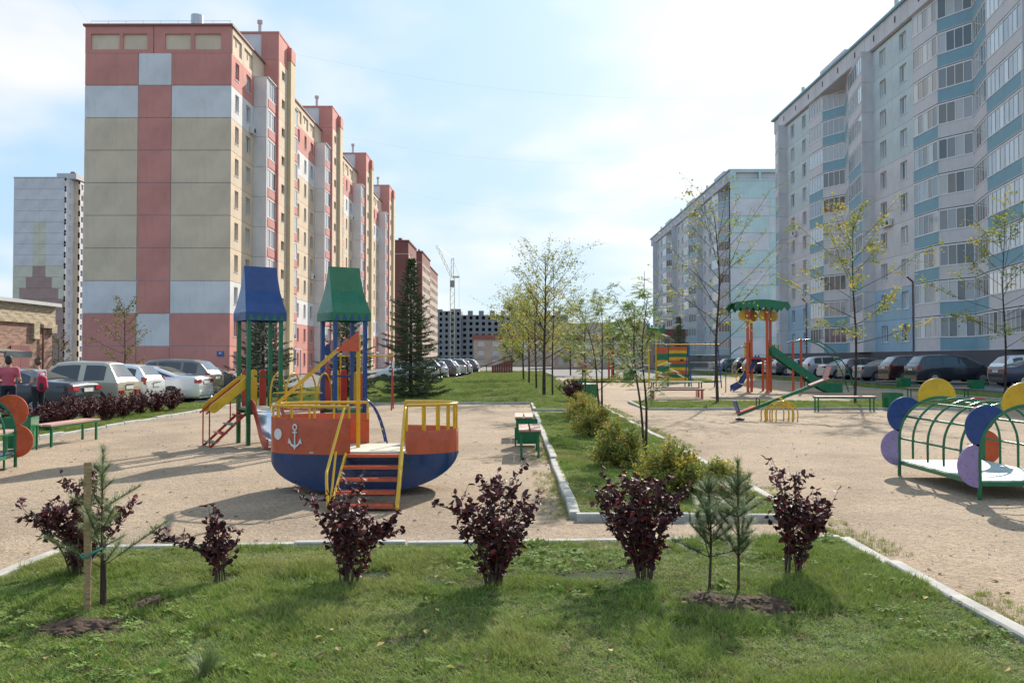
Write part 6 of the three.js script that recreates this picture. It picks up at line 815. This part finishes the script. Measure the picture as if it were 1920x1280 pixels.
  const edge = []; for (let i = 0; i < 3600; i++) { const d = rr(4, 30), x = 3.18 + Math.pow(rnd(), 2.2) * 0.38; if (fbm(d * 0.9, 3, 1, 3) < 0.5) continue; edge.push([x, 0, d, rr(0.7, 1.1), rr(0.4, 0.9), vary([0.28, 0.31, 0.08], 0.3), 0.3]); } for (let i = 0; i < 1500; i++) { const d = rr(9, 30), x = 0.58 - Math.pow(rnd(), 2.2) * 0.3; if (fbm(d * 0.9, 8, 1, 3) < 0.52) continue; edge.push([x, 0, d, rr(0.7, 1.1), rr(0.4, 0.8), vary([0.28, 0.30, 0.08], 0.3), 0.3]); }
  field('weeds', 'thin weeds growing along the sand side of the kerbs', tufts[0], edge);
  // earth heaps round the young pines
  for (const [x, d, r, n] of [[gx(1318, 5.8), 5.8, 0.15, 110], [gx(1425, 5.75), 5.72, 0.19, 150], [gx(145, 5.2), 5.2, 0.16, 110], [gx(1375, 5.6), 5.55, 0.12, 60], [gx(275, 5.6), 5.7, 0.12, 50]]) { const l = []; for (let i = 0; i < n; i++) { const a = rr(0, 6.283), q2 = (rnd() + rnd()) * 0.75 * r, s = rr(0.012, 0.045) * (1.25 - q2 / r * 0.5), g = new THREE.IcosahedronGeometry(s, 1), p = g.attributes.position; for (let k = 0; k < p.count; k++) { const f = 0.75 + 0.5 * hash3(Math.round(p.getX(k) * 900), Math.round(p.getY(k) * 900), Math.round(p.getZ(k) * 900) + i); p.setXYZ(k, p.getX(k) * f * 1.3, p.getY(k) * f * 0.7, p.getZ(k) * f * 1.2); } g.computeVertexNormals(); g.rotateY(rr(0, 6)); g.translate(x + Math.cos(a) * q2 * 1.4, 0.05 + 0.035 * Math.max(0, 1 - q2 / r), -d + Math.sin(a) * q2); l.push(g); } const o = mk('soil_heap', l, M.earth); tag(o, 'loose brown earth clods in the front lawn', 'earth', null, 'stuff'); }
  // crumbs and pebbles on the sand, clods and dead leaves on bare soil
  const peb = new THREE.IcosahedronGeometry(0.008, 0), im = new THREE.InstancedMesh(peb, MS([1, 1, 1], { roughness: 1 }), 9000); for (let i = 0; i < 9000; i++) { const d = 6 + 16 * Math.pow(rnd(), 1.4), x = rr(-0.62, 0.62) * d; e.set(rr(0, 3), rr(0, 3), 0); const s = rr(0.25, 0.8), on = x > -4 && x < 3.1 && d < frontKerb(x); m.compose(V(x, (on ? lawnH(x, d) : lumps(x, d)) + 0.002, -d), q.setFromEuler(e), V(s, s * 0.7, s)); im.setMatrixAt(i, m); const k = rr(0.3, 0.65); im.setColorAt(i, cc.setRGB(k, k * 0.88, k * 0.75)); } im.name = numbered('pebbles'); scene.add(im);
  const fl = new THREE.BufferGeometry(); fl.setAttribute('position', new THREE.Float32BufferAttribute([-0.03, 0, 0, 0, 0.008, 0.018, 0.032, 0.002, 0, -0.03, 0, 0, 0.032, 0.002, 0, 0, 0.01, -0.02], 3)); fl.computeVertexNormals(); fl.setAttribute('uv', new THREE.Float32BufferAttribute(new Float32Array(12), 2)); const fi = new THREE.InstancedMesh(fl, MS([1, 1, 1], { roughness: 0.9 }), 900); for (let i = 0; i < 900; i++) { const d = 4.4 + 24 * Math.pow(rnd(), 1.2), x = rr(-0.62, 0.62) * d; e.set(rr(-0.3, 0.3), rr(0, 6.28), rr(-0.3, 0.3)); const s = rr(0.5, 1.1), on = x > -4 && x < 3.1 && d < frontKerb(x) || x > 0.7 && x < 3.1; m.compose(V(x, (on ? lawnH(x, d) + 0.03 : lumps(x, d) + 0.004), -d), q.setFromEuler(e), V(s, s, s)); fi.setMatrixAt(i, m); fi.setColorAt(i, cc.setRGB(...vary(pick([[0.30, 0.22, 0.06], [0.20, 0.12, 0.05], [0.38, 0.30, 0.08], [0.12, 0.07, 0.04]]), 0.3))); } fi.name = numbered('fallen_leaves'); scene.add(fi); tag(fi, 'fallen yellow and brown leaves scattered over sand and lawn', 'leaves', null, 'stuff'); tag(im, 'small pebbles and crumbs scattered over the sand', 'pebbles', null, 'stuff');
}
renderer.render(scene, camera);
